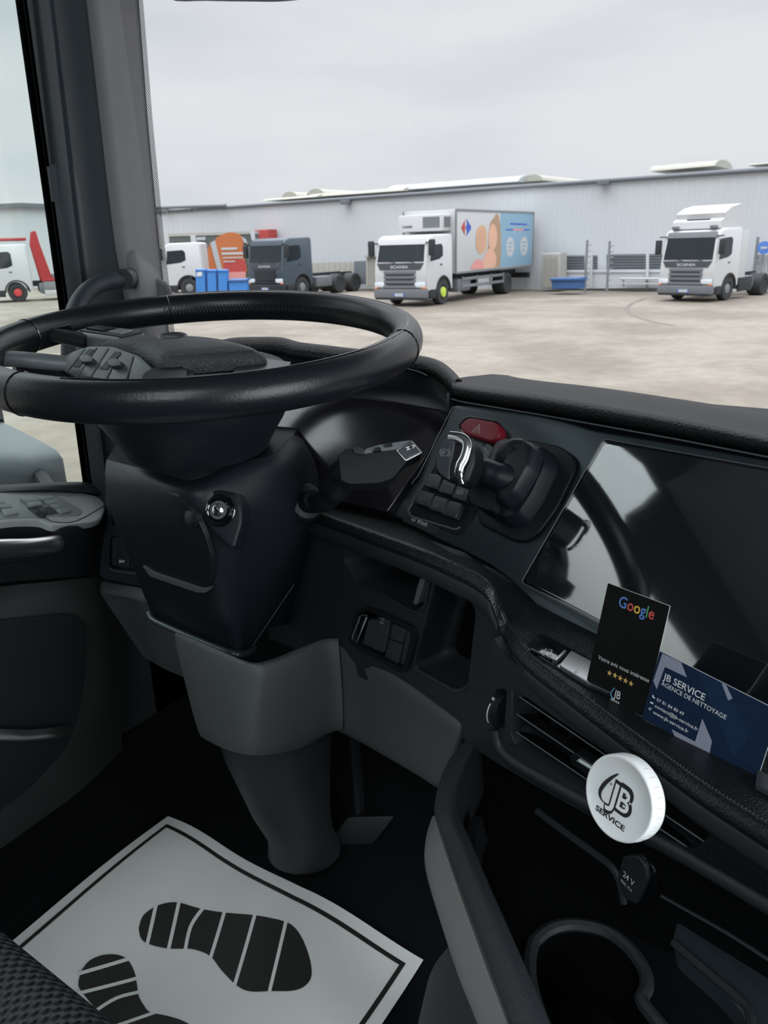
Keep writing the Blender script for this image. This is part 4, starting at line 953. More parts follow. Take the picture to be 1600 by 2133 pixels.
# strip under the pad
part('pad_gap', sheet([[hit(x,y-2,S,-.004) for x, y in Lw], [hit(x,y+8,S,-.010) for x, y in Lw], [hit(x,y+26,S,-.006) for x, y in Lw]], 3, 2, .004), 'black_plastic', dash)
part('trim_line', tube([hit(x,y+7,S,.001) for x, y in Lw], .0009, 6), 'mirror_shell', dash)
DP = (D(933,858,.99), V((.04,-.715,.69)).normalized())
# ---- hood over the instrument display
Uh = [(430,716,1.16),(480,704,1.15),(530,702,1.14),(580,703,1.13),(620,713,1.12),(680,720,1.115),(740,727,1.11),(805,733,1.10),(870,741,1.09),(905,750,1.07),(930,768,1.04),(950,790,1.0)]
rows = [[D(*q)+V((0,.075,-.07)) for q in Uh],
        [D(x,y+1,d)+V((0,.025,-.010)) for x, y, d in Uh], [D(x,y,d) for x, y, d in Uh],
        [D(x-2,y+14,d-.02) for x, y, d in Uh], [D(x-4,y+27,d-.022) for x, y, d in Uh], [D(x-6,y+35,d-.005) for x, y, d in Uh]]
part('display_hood', sheet(rows, 4, 3, .006), 'pad_leather', dash, smooth=60)
Lh = [(424,790),(465,791),(515,796),(570,800),(615,807),(665,813),(711,820),(775,829),(830,838),(880,847),(915,853),(935,858)]
part('hood_lining', sheet([[D(x-6,y+35,d-.005) for x, y, d in Uh], [D((x-6+a)*.5,(y+35+b)*.5,(d+hit(a,b,DP).dot(fw))*.5+.012) for (x, y, d), (a, b) in zip(Uh, Lh)], [hit(a,b,DP,.002) for a, b in Lh]], 4, 4, .005), 'soft_black', dash, smooth=60)
part('hood_line', tube([D(823,764,.975), D(850,768,.975), D(872,774,.975), D(890,782,.975)], .0007, 5), 'mirror_shell', dash)
part('hood_corner', slab([(929,818),(938,818),(936,850),(930,846)], So(.004), .02, .002), 'black_plastic', dash)
# ---- shelf with leather edge (one level plane)
SZ = -.335
def Z(x, y, z=SZ): return at(x, y, z=z)
Fe = [(600,1052),(690,1084),(800,1124),(880,1154),(940,1181),(985,1203),(1015,1228),(1034,1265),(1046,1305),(1070,1345),(1110,1385),(1230,1477),(1330,1551),(1450,1640),(1600,1737),(1760,1838),(1900,1925)]
In = [(600,1020),(720,1045),(808,1075),(860,1100),(920,1132),(985,1160),(1040,1190),(1075,1222),(1098,1250),(1125,1272),(1160,1292),(1240,1332),(1330,1380),(1450,1442),(1600,1522),(1760,1605),(1900,1680)]
fa = Z(1045,1305)+V((-.004,.012,0)); FLn = V((-.335,-.942,0)).normalized(); FL = (fa, FLn)
def FeP(i):
    x, y = Fe[i]
    if i <= 6: return hit(x, y, FL, .016)
    if i == 7: return hit(x, y, FL, .012)
    return Z(x, y)
def InP(i):
    x, y = In[i]; return Z(x, y, SZ+(.008 if i < 6 else .004 if i < 8 else 0))
def dn(p, k): return V((p.x, p.y, p.z-k))
rows = []
rows.append([InP(i)+V((.01,.03,-.006)) for i in range(len(In))])
rows.append([InP(i) for i in range(len(In))])
for k, dz in ((.33,-.001),(.66,0)):
    rows.append([InP(i).lerp(FeP(i), k)+EZ*dz for i in range(len(In))])
def fo(i):      # outward direction at the shelf edge
    a_ = FeP(max(i-1,0)); b_ = FeP(min(i+1,len(Fe)-1)); t_ = (b_-a_); t_.z = 0; t_.normalize(); return V((t_.y, -t_.x, 0))
rows.append([FeP(i)-fo(i)*.008+EZ*.0015 for i in range(len(Fe))])
rows.append([FeP(i)-fo(i)*.001-EZ*.001 for i in range(len(Fe))])
rows.append([FeP(i)+fo(i)*.0015-EZ*.007 for i in range(len(Fe))])
rows.append([FeP(i)-fo(i)*.003-EZ*.014 for i in range(len(Fe))])
part('shelf', sheet(rows, 5, 4, .005), 'leather', dash, smooth=60)
# piping along the edge of the shelf
pts = cr1([FeP(i)-fo(i)*.006+EZ*.0012 for i, (x, y) in enumerate(Fe)][3:], 8)
part('edge_piping', tube(pts, .0012, 6), 'leather', dash)
pts = cr1([FeP(i)-fo(i)*.006+EZ*.0022 for i, (x, y) in enumerate(Fe)][9:], 6); pr_ = resamp(pts, 260)
part('stitching', join(*[tube([pr_[k], pr_[k]*.35+pr_[k+1]*.65+EZ*.0002], .00045, 4) for k in range(0, 258, 2)]), 'grey_plastic', dash)
rows = [[FeP(i)-fo(i)*.004-EZ*.010 for i, (x, y) in enumerate(Fe)], [FeP(i)-fo(i)*.001-EZ*.015 for i, (x, y) in enumerate(Fe)], [FeP(i)-fo(i)*.001-EZ*.026 for i, (x, y) in enumerate(Fe)], [FeP(i)-fo(i)*.010-EZ*.034 for i, (x, y) in enumerate(Fe)]]
part('shelf_skirt', sheet(rows, 5, 4, .004), 'dark_trim', dash, smooth=60)
# ---- instrument display
ins = thing('instrument_display', 'wide dark instrument display behind the steering wheel', 'display', tuple(D(760,950,1.0)))
part('screen', slab(rnd([(330,790),(715,823),(830,839),(900,850),(934,860),(925,885),(880,960),(806,1066),(700,1042),(330,1000)], [0,0,10,10,6,10,10,4,0,0]), DP, .02, .001), 'display', ins)
part('screen_border', tube([hit(x,y,DP,.0005) for x, y in [(600,807),(715,823),(830,839),(900,850),(934,860)]], .0009, 6), 'satin_panel', ins)
DL = (D(808,1062,.985), V((-.1,-.75,.65)).normalized())
part('lower_ledge', slab([(560,1000),(708,1034),(808,1060),(815,1080),(690,1050),(560,1020)], DL, .01, .002), 'black_plastic', dash)
# ---- fascia below the shelf
fb = Z(1230,1477)+V((-.004,.012,0)); FRn = V((-.439,-.898,0)).normalized(); FR = (fb, FRn)
flo = [(560,1046),(690,1090),(800,1130),(880,1168),(940,1196),(985,1218),(1008,1240),(1024,1275),(1033,1315),(1048,1358),(1030,1440),(1000,1500),(975,1548),(945,1520),(870,1470),(700,1385),(560,1330)]
h1 = rnd([(722,1118),(880,1180),(896,1196),(884,1262),(866,1273),(742,1212),(716,1170)], 8)
h2_ = rnd([(735,1345),(727,1334),(744,1275),(762,1266),(800,1281),(856,1308),(865,1324),(848,1392),(834,1400)], 6)
h3 = rnd([(910,1204),(948,1222),(978,1248),(992,1272),(975,1425),(962,1437),(945,1437),(872,1396),(865,1380)], [10,20,15,20,12,8,12,8,10])
part('fascia', holed(flo, [h1, h2_, h3], FL, .01, 0, .06), 'dark_trim', dash)
part('pocket_back', join(slab([(700,1100),(900,1180),(900,1280),(700,1220)], FL, .01, 0, -.058), slab([(880,1185),(1025,1225),(1000,1460),(845,1405)], FL, .01, 0, -.058)), 'recess_shade_black', dash)
part('pocket_rim', tube([hit(x,y,FL,.0005) for x, y in [(868,1388),(872,1396),(945,1437),(962,1437),(974,1428)]], .0022, 8), 'dark_trim', dash)
part('bay_trim', slab(rnd([(880,1190),(888,1200),(868,1260),(860,1258),(868,1225)], 3), FL, .01, .002, .001), 'mirror_shell', dash)
part('bay_edge', tube([hit(x,y,FL,.0015) for x, y in [(742,1213),(800,1240),(862,1275),(876,1273),(886,1258),(897,1198)]], .0014, 6), 'dark_trim', dash)
# switch bank in the fascia
sb = thing('switch_bank', 'bank of dark rocker switches with one chrome framed key under the shelf', 'switches', tuple(hit(795,1335,FL)))
part('bank_frame', holed(rnd([(733,1345),(724,1336),(742,1273),(762,1263),(802,1278),(860,1306),(868,1324),(850,1394),(836,1403)], 6), [rnd([(741,1340),(748,1277),(764,1272),(800,1286),(850,1312),(856,1325),(840,1390),(832,1390)], 5)], FL, .012, .004), 'black_plastic', sb)
part('chrome_key', tube([hit(x,y,FL,.004) for x, y in rnd([(733,1330),(752,1280),(766,1281),(744,1337)], 5)], .0012, 6, closed=True), 'chrome', sb)
part('key', slab(rnd([(735,1329),(752,1282),(764,1283),(744,1334)], 4), FL, .02, .001, .001), 'gloss_black', sb)
for pts, sym in (([(768,1290),(786,1292),(778,1350),(755,1342)], 0), ([(789,1285),(812,1293),(800,1360),(776,1352)], 1), ([(818,1300),(846,1312),(838,1340),(813,1330)], 0), ([(812,1333),(838,1344),(829,1384),(801,1368)], 0), ([(848,1314),(858,1318),(850,1385),(834,1384)], 0)):
    part('rocker_switch', slab(rnd(pts, 3), FL, .02, .002, .001), 'key_grey', sb)
part('symbol', join(*[slab(p, FL, .0005, 0, .0015) for p in ([(794,1287),(801,1289),(801,1290),(794,1288)], [(797,1288),(798.2,1288),(795.6,1297),(794.4,1297)], [(790,1296),(800,1299),(800,1300.3),(790,1297.3)])]), 'print_dim', sb)
# right fascia with the vents
fro = [(1030,1330),(1050,1368),(1100,1400),(1230,1486),(1330,1560),(1450,1650),(1600,1746),(1760,1846),(1900,1935),(1900,2090),(1600,1895),(1400,1775),(1230,1700),(1100,1628),(1040,1592),(968,1545),(1000,1480)]
hw = rnd([(1033,1436),(1052,1434),(1056,1442),(1054,1512),(1049,1520),(1032,1512),(1028,1480)], 4)
hv = rnd([(1078,1440),(1300,1592),(1480,1712),(1640,1815),(1620,1880),(1400,1762),(1230,1655),(1092,1562),(1064,1530)], [12,0,0,10,10,0,0,20,12])
part('fascia', holed(fro, [hw, hv], FR, .008, 0, .03), 'dark_trim', dash)
vt = thing('air_vent', 'long black air vent with thin slats behind the white disc', 'air vent', tuple(hit(1200,1590,FR)))
part('vent_back', slab([(1050,1425),(1660,1815),(1640,1900),(1050,1545)], FR, .004, 0, -.032), 'recess_shade_black', vt)
sl = lambda x, y0, k: y0+(x-1078)*k
for x0, y0, x1, y1 in [(1079,1449,1500,1735),(1076,1487,1480,1762),(1074,1524,1440,1770)]:
    sl_ = part('slat', prism([hit(x0,y0,FR,-.004), hit(x1,y1,FR,-.004), hit(x1,y1+2.2,FR,-.0045), hit(x0,y0+2.2,FR,-.0045)], -FRn*.018+EZ*-.006), 'recess_shade_black', vt)
    part('slat_edge_lit', tube([hit(x0,y0,FR,-.003), hit(x1,y1,FR,-.003)], .0006, 6), 'mirror_shell', sl_)  # pale tube on the blackened slat stands in for its lit edge
for k in range(9):
    x = 1110+k*38; part('vane', slab([(x,1440+(x-1078)*.69),(x+3,1440+(x-1078)*.69),(x-4,1560+(x-1078)*.62),(x-7,1560+(x-1078)*.62)], FR, .01, 0, -.022), 'soft_black', vt)
tb = part('vent_slider', slab(rnd([(1186,1574),(1196,1568),(1260,1606),(1258,1628),(1232,1622),(1188,1592)], 5), FR, .01, .002, .006), 'black_plastic', vt)
part('slider_insert', slab(rnd([(1201,1584),(1208,1578),(1252,1606),(1250,1614)], 2), FR, .004, .001, .0085), 'satin_metal', tb)
part('slider_line', slab([(1201,1585),(1202,1583),(1250,1613),(1250,1616)], FR, .002, 0, .0098), 'chrome', tb)
wc_ = hit(1052,1478,FR,-.012); 
ww = part('thumb_wheel', lathe([(.016,-.006),(.019,-.005),(.0195,-.004),(.0195,.004),(.019,.005),(.016,.006)], wc_, ha, 40), 'black_plastic', vt)
def wpt(a, r=.0198): return wc_+FRn*(r*math.cos(a))+EZ*(r*math.sin(a))
part('wheel_mark', tube([wpt(.62-.13*k)-ha*.001 for k in range(9)], .0007, 6), 'print_white', ww)
part('wheel_mark', box(wpt(.86)-ha*.001, ha, EZ, FRn, .003, .003, .001), 'print_white', ww)
part('knurling', join(*[tube([wpt(-.9+k*.08)-ha*.004, wpt(-.9+k*.08)+ha*.004], .0004, 4) for k in range(28)]), 'black_plastic', ww)
# rounded lip under the vents
lipc = [(1030,1520),(1040,1555),(1068,1585),(1120,1617),(1230,1678),(1310,1722),(1400,1768),(1500,1825),(1600,1885),(1760,1985)]
pts = cr1([hit(x,y,FR,.001) for x, y in lipc], 5)
part('vent_lip', tube(pts, [(.0062,.0052)]*len(pts), 12, upv=FRn), 'dark_trim', vt)
part('vent_mullion', slab(rnd([(1056,1440),(1066,1438),(1064,1530),(1075,1552),(1052,1552),(1049,1530)], 4), FR, .01, .003, .003), 'dark_trim', vt)
# latch with raised letters at the right edge
lt = thing('dash_latch', 'dark moulded cover with raised letters at the right end of the vent', 'cover', tuple(hit(1560,1780,FR)))
part('latch_body', slab(rnd([(1497,1714),(1600,1779),(1900,1965),(1900,2060),(1600,1866),(1440,1775),(1422,1768),(1455,1765),(1476,1742)], [5,0,0,0,0,5,4,8,8]), FR, .02, .004, .008), 'black_plastic', lt)
lX = (hit(1580,1823,FR)-hit(1490,1768,FR)).normalized(); lY = SN.cross(lX); lY = FRn.cross(lX)
part('lettering', text_bm('POWER', hit(1488,1768,FR), lX, lY, .0085, .043, .01, .0088, nz=FRn), 'black_plastic', lt)

# ================================================================ SWITCH PANEL AND TOUCHSCREEN
sp_ = thing('switch_console', 'satin dark panel carrying the hazard button, key block and touchscreen', 'panel', tuple(hit(950,980,S)))
plate = curve2([(944,845),(960,843),(1010,848),(1120,865),(1180,878),(1220,890),(1262,900),(1420,926),(1600,958),(1760,988),(1900,1014)], 3)+[(1900,1672)]+curve2([(1760,1598),(1600,1516),(1450,1436),(1330,1374),(1240,1326),(1160,1286),(1120,1262),(1095,1240),(1062,1208),(1020,1176),(960,1144),(900,1116),(808,1068)], 3)+[(850,1020),(870,1000),(900,935),(930,880)]
part('panel_plate', slab(plate, S, .012, .0035, 0), 'satin_panel', sp_)
part('plate_edge', tube([hit(x,y,S,.0005) for x, y in [(809,1066),(850,1018),(872,990),(902,930),(944,846)]], .0009, 6), 'satin_metal', sp_)
# recess of the key block
part('key_recess', slab(rnd([(905,972),(918,972),(1012,1016),(996,1060),(966,1110),(950,1115),(858,1075),(851,1062)], [5,3,4,3,8,5,6,5]), S, .002, .0005, .0012), 'soft_black', sp_)
part('recess_rim', tube([hit(x,y,S,.0015) for x, y in rnd([(903,975),(851,1062),(856,1075),(948,1103),(960,1098)], 4)][2:-2], .0012, 6), 'mirror_shell', sp_)
def key(pts, sym=None):
    k_ = part('key', slab(rnd(pts, 3), S, .007, .0015, .0085), 'key_grey', sp_)
    return k_
KT = [[(893,985),(921,991),(912,1020),(882,1012)], [(923,998),(951,1006),(940,1032),(911,1024)], [(954,1008),(981,1014),(970,1045),(940,1036)],
      [(877,1021),(905,1029),(890,1056),(860,1046)], [(906,1032),(934,1040),(920,1068),(890,1059)], [(935,1043),(963,1049),(948,1080),(918,1070)]]
KS = [key(p) for p in KT]
def stroke(pts, r=.00028, lift=.0090, P=S, closed=False): return tube([hit(x,y,P,lift) for x, y in pts], r, 5, closed=closed)
def circ(cx, cy, r, n=16, a0=0, a1=360): return [(cx+r*math.cos(math.radians(a0+(a1-a0)*k/n)), cy+r*math.sin(math.radians(a0+(a1-a0)*k/n))) for k in range(n+(0 if a1-a0 == 360 else 1))]
part('symbol', join(stroke([(897,1013),(900,999),(904,1001),(901,1012)], closed=True), stroke([(896,1013),(894,1000)]), stroke([(893,994),(892,997)]), stroke([(892,1001),(891,1004)]), stroke([(891,1009),(890,1012)])), 'print_dim', KS[0])
part('symbol', join(stroke([(929,1018),(931,1010),(936,1011),(934,1019)]), stroke(circ(929,1021,1.6), closed=True), stroke(circ(934,1022,1.6), closed=True), stroke([(922,1013),(925,1018)]), stroke([(920,1017),(923,1013)])), 'print_dim', KS[1])
part('symbol', join(stroke(circ(958,1025,4.2), closed=True), stroke(circ(958,1025,7,8,-50,50)), stroke(circ(958,1025,7,8,130,230)), stroke([(955,1027),(956,1023),(960,1023),(961,1027)], closed=True)), 'print_white', KS[2])
part('symbol', join(stroke([(874,1043),(876,1034),(880,1035),(878,1044)], closed=True), stroke([(882,1038),(886,1041)]), stroke([(886,1037),(881,1042)]), stroke([(876,1047),(880,1048)])), 'print_dim', KS[3])
part('symbol', join(stroke(circ(908,1052,4.2), closed=True), stroke(circ(907,1048,7,8,-130,-30)), stroke([(901,1054),(904,1056)]), stroke([(905,1052),(911,1052)])), 'print_dim', KS[4])
# 90 km/h plate
part('speed_label', slab(rnd([(845,1072),(918,1098),(908,1112),(900,1111),(838,1086)], 3), S, .0006, 0, .0012), 'dark_trim', sp_)
tx = (hit(904,1100,S)-hit(872,1087,S)).normalized(); ty = SN.cross(tx)
part('lettering', text_bm('90 km/h', hit(870,1090,S), tx, ty, .0056, .0185, .0, .0016, nz=SN), 'print_white', sp_)
part('symbol', join(stroke(circ(862,1081,4.6,10,-60,200), lift=.0016), stroke([(860,1084),(865,1077)], lift=.0016)), 'print_white', sp_)
# hazard button
hz = part('hazard_button', slab(rnd([(957,886),(970,872),(982,869),(1034,879),(1043,889),(1042,902),(1034,915),(1022,920),(972,905),(962,898)], [5,4,4,5,4,4,5,5,5,4]), S, .012, .003, .011), 'hazard_red', sp_, 'dark red hazard button')
part('button_frame', slab(rnd([(954,885),(969,868),(982,866),(1036,877),(1046,888),(1044,903),(1036,919),(1023,924),(971,909),(959,899)], 5), S, .003, .001, .0025), 'gloss_black', hz)
part('warning_triangle', join(stroke([(984,899),(999,884),(999,902)], .00035, .0112, closed=True), stroke([(989,897),(996,890),(996,899)], .00028, .0112, closed=True)), 'print_white', hz)
part('lock_key', slab(rnd([(1007,926),(1016,922),(1034,935),(1031,950),(1022,955)], 3), S, .006, .001, .0035), 'key_grey', sp_)
part('key_frame', slab(rnd([(1003,928),(1014,919),(1037,932),(1034,948),(1024,960)], 4), S, .003, .001, .0015), 'gloss_black', sp_)
# ---- parking brake lever and its housing
pk_ = thing('parking_brake', 'parking brake lever with chrome edged knob in a black housing', 'lever', tuple(hit(1090,1020,S)))
part('base_ring', slab(rnd([(1010,985),(1036,960),(1058,930),(1092,914),(1165,928),(1198,950),(1200,975),(1160,1060),(1120,1112),(1092,1128),(1066,1124),(1000,1092),(994,1076)], [6,10,12,10,14,12,12,20,20,10,8,10,8]), S, .006, .003, .006), 'column_plastic', pk_)
base = [(1022,1000),(1035,962),(1052,930),(1075,922),(1140,938),(1170,960),(1168,990),(1140,1050),(1108,1098),(1075,1106),(1010,1070),(1000,1050)]
def lev(pts, l): return [hit(x,y,S,0)+SN*l for x, y in pts]
bb = [tuple(p) for p in rnd(base, [6,8,8,8,10,10,10,12,12,8,8,8], 3)]
cx_, cy_ = 1085, 1010
R = [lev(bb, .006), lev([(cx_+(x-cx_)*.94, cy_+(y-cy_)*.94) for x, y in bb], .018), lev([(cx_+(x-cx_)*.86+2, cy_+(y-cy_)*.86+2) for x, y in bb], .024)]
part('housing', rings(R), 'column_plastic', pk_, smooth=50)
# two horn shaped cheeks
part('cheek', tube(cr1([hit(1040,1010,S,.02), hit(1042,975,S,.030), hit(1056,945,S,.036), hit(1074,932,S,.036), hit(1098,938,S,.032), hit(1118,948,S,.026)], 5), [.009]*8+[.010]*10+[.009]*8, 14), 'column_plastic', pk_)
part('cheek', rings([lev(rnd([(1128,944),(1150,950),(1162,966),(1150,1010),(1118,1062),(1092,1082),(1076,1078),(1080,1030),(1100,980)], 8, 3), l) for l in (.018,)]+[lev([(1115+(x-1115)*.95, 1010+(y-1010)*.95) for x, y in rnd([(1128,944),(1150,950),(1162,966),(1150,1010),(1118,1062),(1092,1082),(1076,1078),(1080,1030),(1100,980)], 8, 3)], .036), lev([(1115+(x-1115)*.80, 1010+(y-1010)*.88) for x, y in rnd([(1128,944),(1150,950),(1162,966),(1150,1010),(1118,1062),(1092,1082),(1076,1078),(1080,1030),(1100,980)], 8, 3)], .042)]), 'column_plastic', pk_, smooth=60)
part('lever_drum', tube([hit(1062,985,S,.024), hit(1100,1000,S,.024)], .016, 20), 'black_plastic', pk_)
part('front_block', rings([lev(rnd([(1030,1006),(1062,1010),(1078,1050),(1066,1092),(1020,1074),(1014,1046)], 8, 3), l) for l in (.010,.034)]), 'soft_black', pk_, smooth=50)
arm = cr1([hit(1070,1002,S,.030), hit(1040,993,S,.040), hit(1010,982,S,.048), hit(985,974,S,.052), hit(965,968,S,.054)], 6)
part('lever_arm', tube(arm, [.0155]*7+[.0145]*6+[.0135]*6+[.0150]*6, 18), 'column_plastic', pk_)
# knob: two shells and a chrome band between them
kn = (V(D(900,960,1))-V(D(985,960,1))).normalized()
ctr = [(934,910),(958,907),(975,915),(983,935),(980,970),(968,1000),(955,1012),(940,1008),(932,985),(925,950),(926,925)]
def kring(pts, l, sh=(0,0), k=1): 
    mx_ = sum(p[0] for p in pts)/len(pts); my_ = sum(p[1] for p in pts)/len(pts)
    return [hit(mx_+(x-mx_)*k+sh[0], my_+(y-my_)*k+sh[1], S, 0)*(1-l) for x, y in pts]
left = rnd([(934,909),(952,910),(948,940),(940,975),(934,1010),(920,1000),(906,985),(906,955),(915,925)], [6,6,10,10,6,8,10,10,8], 3)
KB = thing_dummy = None
KPn = (-ray(945,960)+V((-.35,.0,.1))).normalized(); KP = (D(945,960,.775), KPn)
knb = part('knob', slab(rnd([(930,911),(948,908),(972,912),(988,930),(990,965),(975,1003),(960,1014),(944,1008),(925,1000),(906,985),(903,965),(912,930)], 12, 4), KP, .030, .007, 0, seg=4), 'black_plastic', pk_, smooth=50)
part('knob_face', slab(rnd([(932,915),(948,914),(946,940),(938,972),(937,1002),(922,992),(908,978),(908,955),(917,928)], 8, 4), KP, .006, .003, .0035), 'button_face' if 'button_face' in MAT else 'key_grey', knb)
band = cr1([hit(x,y,KP,l) for x, y, l in [(936,909,.0),(955,911,.003),(968,918,.005),(972,932,.006),(966,955,.007),(957,972,.008),(955,988,.007),(962,1008,.003)]], 6)
part('chrome_band', tube(band, [(.0052,.0026)]*(len(band)-8)+[(.0045,.0024)]*4+[(.003,.002)]*4, 12, upv=KPn), 'chrome', knb)
pc_ = (927, 943)
part('symbol', join(*[tube([hit(x,y,KP,.0042) for x, y in q], .00032, 5, closed=cl_) for q, cl_ in ((circ(pc_[0],pc_[1],7.2), True), (circ(pc_[0],pc_[1],10.5,8,-50,50), False), (circ(pc_[0],pc_[1],10.5,8,130,230), False))]), 'print_dim', knb)
kX = (hit(930,944,KP)-hit(922,940,KP)).normalized(); kY = KPn.cross(kX)
part('lettering', text_bm('P', hit(924.5,946.5,KP), kX, kY, .0036, None, .01, .0040, nz=KPn), 'print_dim', knb)
# ---- touchscreen
ts = thing('touchscreen', 'large dark glossy touchscreen tilted towards the driver', 'touchscreen', tuple(hit(1350,1150,S)))
scr = rnd([(1257,914),(1420,943),(1600,975),(1900,1029),(1900,1638),(1600,1480),(1245,1298),(1086,1213)], [12,0,0,8,8,0,0,8])
part('frame', slab(scr, S, .008, .002, .009), 'gloss_black', ts)
part('glass', slab(rnd([(1261,920),(1420,949),(1600,981),(1895,1034),(1895,1628),(1600,1472),(1250,1292),(1093,1209)], [8,0,0,6,6,0,0,6]), S, .002, .0005, .0098), 'screen', ts)
part('edge_line', tube([hit(x,y,S,.0088) for x, y in scr], .0006, 5, closed=True), 'mirror_shell', ts)
part('lower_ledge', slab(rnd([(1098,1236),(1120,1240),(1245,1312),(1450,1418),(1600,1496),(1900,1655),(1900,1672),(1600,1516),(1240,1330),(1130,1272)], 2), S, .004, .001, .003), 'satin_panel', sp_)
# small keys on the shelf
kb = thing('shelf_key_strip', 'strip of glossy keys with a truck symbol set into the leather shelf', 'keys', tuple(Z(1180,1390)))
KZ = (V((0,0,SZ+.001)), EZ)
part('strip_base', slab(rnd([(1114,1322),(1130,1319),(1250,1382),(1340,1430),(1330,1475),(1230,1432),(1097,1350),(1098,1342)], [5,4,0,5,5,0,4,4]), KZ, .006, .001, .0025), 'gloss_black', kb)
part('key', slab(rnd([(1117,1326),(1130,1323),(1182,1349),(1164,1374),(1150,1374),(1103,1350)], 4), KZ, .004, .001, .005), 'gloss_black', kb)
part('key', slab(rnd([(1190,1354),(1340,1432),(1330,1468),(1230,1424),(1165,1384)], 4), KZ, .004, .001, .005), 'satin_metal', kb)
part('key_gap', slab([(1176,1352),(1181,1355),(1160,1376),(1154,1374)], KZ, .004, .0005, .0058), 'satin_metal', kb)
part('symbol', join(*[tube([hit(x,y,KZ,.0054) for x, y in q], .00035, 5, closed=True) for q in ([(1133,1358),(1138,1351),(1150,1354),(1148,1362),(1140,1366)], [(1130,1362),(1134,1359),(1136,1363),(1132,1366)], [(1145,1366),(1148,1363),(1150,1366),(1147,1369)])]), 'print_white', kb)
part('symbol', join(*[tube([hit(x,y,KZ,.0054) for x, y in q], .0004, 5, closed=True) for q in ([(1198,1399),(1206,1388),(1210,1389),(1203,1401)],)]), 'print_white', kb)
part('card_slot_key', slab(rnd([(1578,1602),(1640,1634),(1640,1668),(1574,1632)], 3), KZ, .004, .001, .004), 'key_grey', kb)
# ---- panel left of the column
lpn = thing('left_switch_panel', 'narrow dark panel with horn switches left of the steering column', 'switches', tuple(D(240,1120,1.25)))
LP = (at(240,1150,y=.74), V((.12,-.96,.25)).normalized())
part('panel_plate', slab(rnd([(221,1008),(330,1030),(360,1210),(300,1224),(215,1206),(206,1196)], [4,0,0,5,10,5]), LP, .03, .004), 'pillar_dark', lpn)
part('switch_frame', slab(rnd([(229,1118),(300,1110),(300,1190),(234,1184),(227,1178)], [6,0,0,5,4]), LP, .004, .001, .003), 'gloss_black', lpn)
part('rocker_switch', slab(rnd([(233,1122),(244,1118),(240,1180),(232,1176)], 3), LP, .008, .002, .007), 'key_grey', lpn)
rs = part('rocker_switch', slab(rnd([(247,1117),(272,1117),(268,1184),(241,1181)], 3), LP, .008, .002, .009), 'pillar_dark', lpn)
part('rocker_switch', slab(rnd([(275,1117),(310,1120),(310,1188),(271,1184)], 3), LP, .008, .002, .009), 'pillar_dark', lpn)
part('symbol', join(slab([(248,1167),(251,1165),(251,1173),(248,1172)], LP, .0005, 0, .0095), slab([(251,1168.5),(259,1167),(258,1172),(251,1171)], LP, .0005, 0, .0095)), 'print_white', rs)
part('hatch', slab(rnd([(231,1070),(300,1066),(300,1096),(233,1094)], 3), LP, .004, .001, .003), 'gloss_black', lpn)
part('lower_lip', tube([hit(x,y,LP,.002) for x, y in [(229,1184),(240,1190),(290,1196),(330,1200)]], .0016, 6), 'mirror_shell', lpn)
# left knee panel
K2 = [[(209,1218,1.30),(216,1212,1.29),(250,1218,1.27),(300,1226,1.25),(380,1240,1.22)],
      [(210,1236,1.28),(218,1234,1.265),(250,1240,1.25),(300,1250,1.23),(390,1270,1.20)],
      [(222,1255,1.29),(240,1258,1.28),(270,1262,1.26),(310,1275,1.24),(400,1300,1.21)],
      [(300,1370,1.34),(320,1380,1.33),(340,1392,1.31),(370,1405,1.30),(430,1430,1.28)]]
part('knee_panel', sheet([[D(*q) for q in r] for r in K2], 4, 4, .01), 'grey_plastic', dash, 'mid grey knee panel', smooth=60)
# right knee panel
K3 = [[(695,1326,1.02),(760,1360,.975),(850,1415,.90),(920,1462,.855),(962,1494,.83),(972,1506,.835)],
      [(697,1342,1.01),(755,1375,.963),(845,1432,.885),(912,1480,.842),(955,1512,.818),(968,1522,.825)],
      [(700,1440,1.03),(760,1462,.98),(840,1500,.91),(900,1542,.86),(940,1572,.835),(958,1575,.845)],
      [(698,1511,1.05),(750,1536,1.0),(830,1582,.93),(880,1612,.885),(914,1634,.86),(935,1622,.87)],
      [(698,1520,1.10),(750,1545,1.05),(830,1590,.98),(880,1620,.935),(914,1640,.91),(935,1628,.92)]]
part('knee_panel', sheet([[D(*q) for q in r] for r in K3], 5, 4, .008), 'grey_plastic', dash, 'mid grey knee panel', smooth=60)
# body behind so nothing is hollow
part('dash_body', join(abox(-1.14,-.62,.90,1.16,-.75,-.30,.02), abox(-.62,.0,.86,1.16,-.70,-.34,.02), abox(.0,1.18,.70,1.16,-.80,-.26,.02)), 'soft_black', dash)
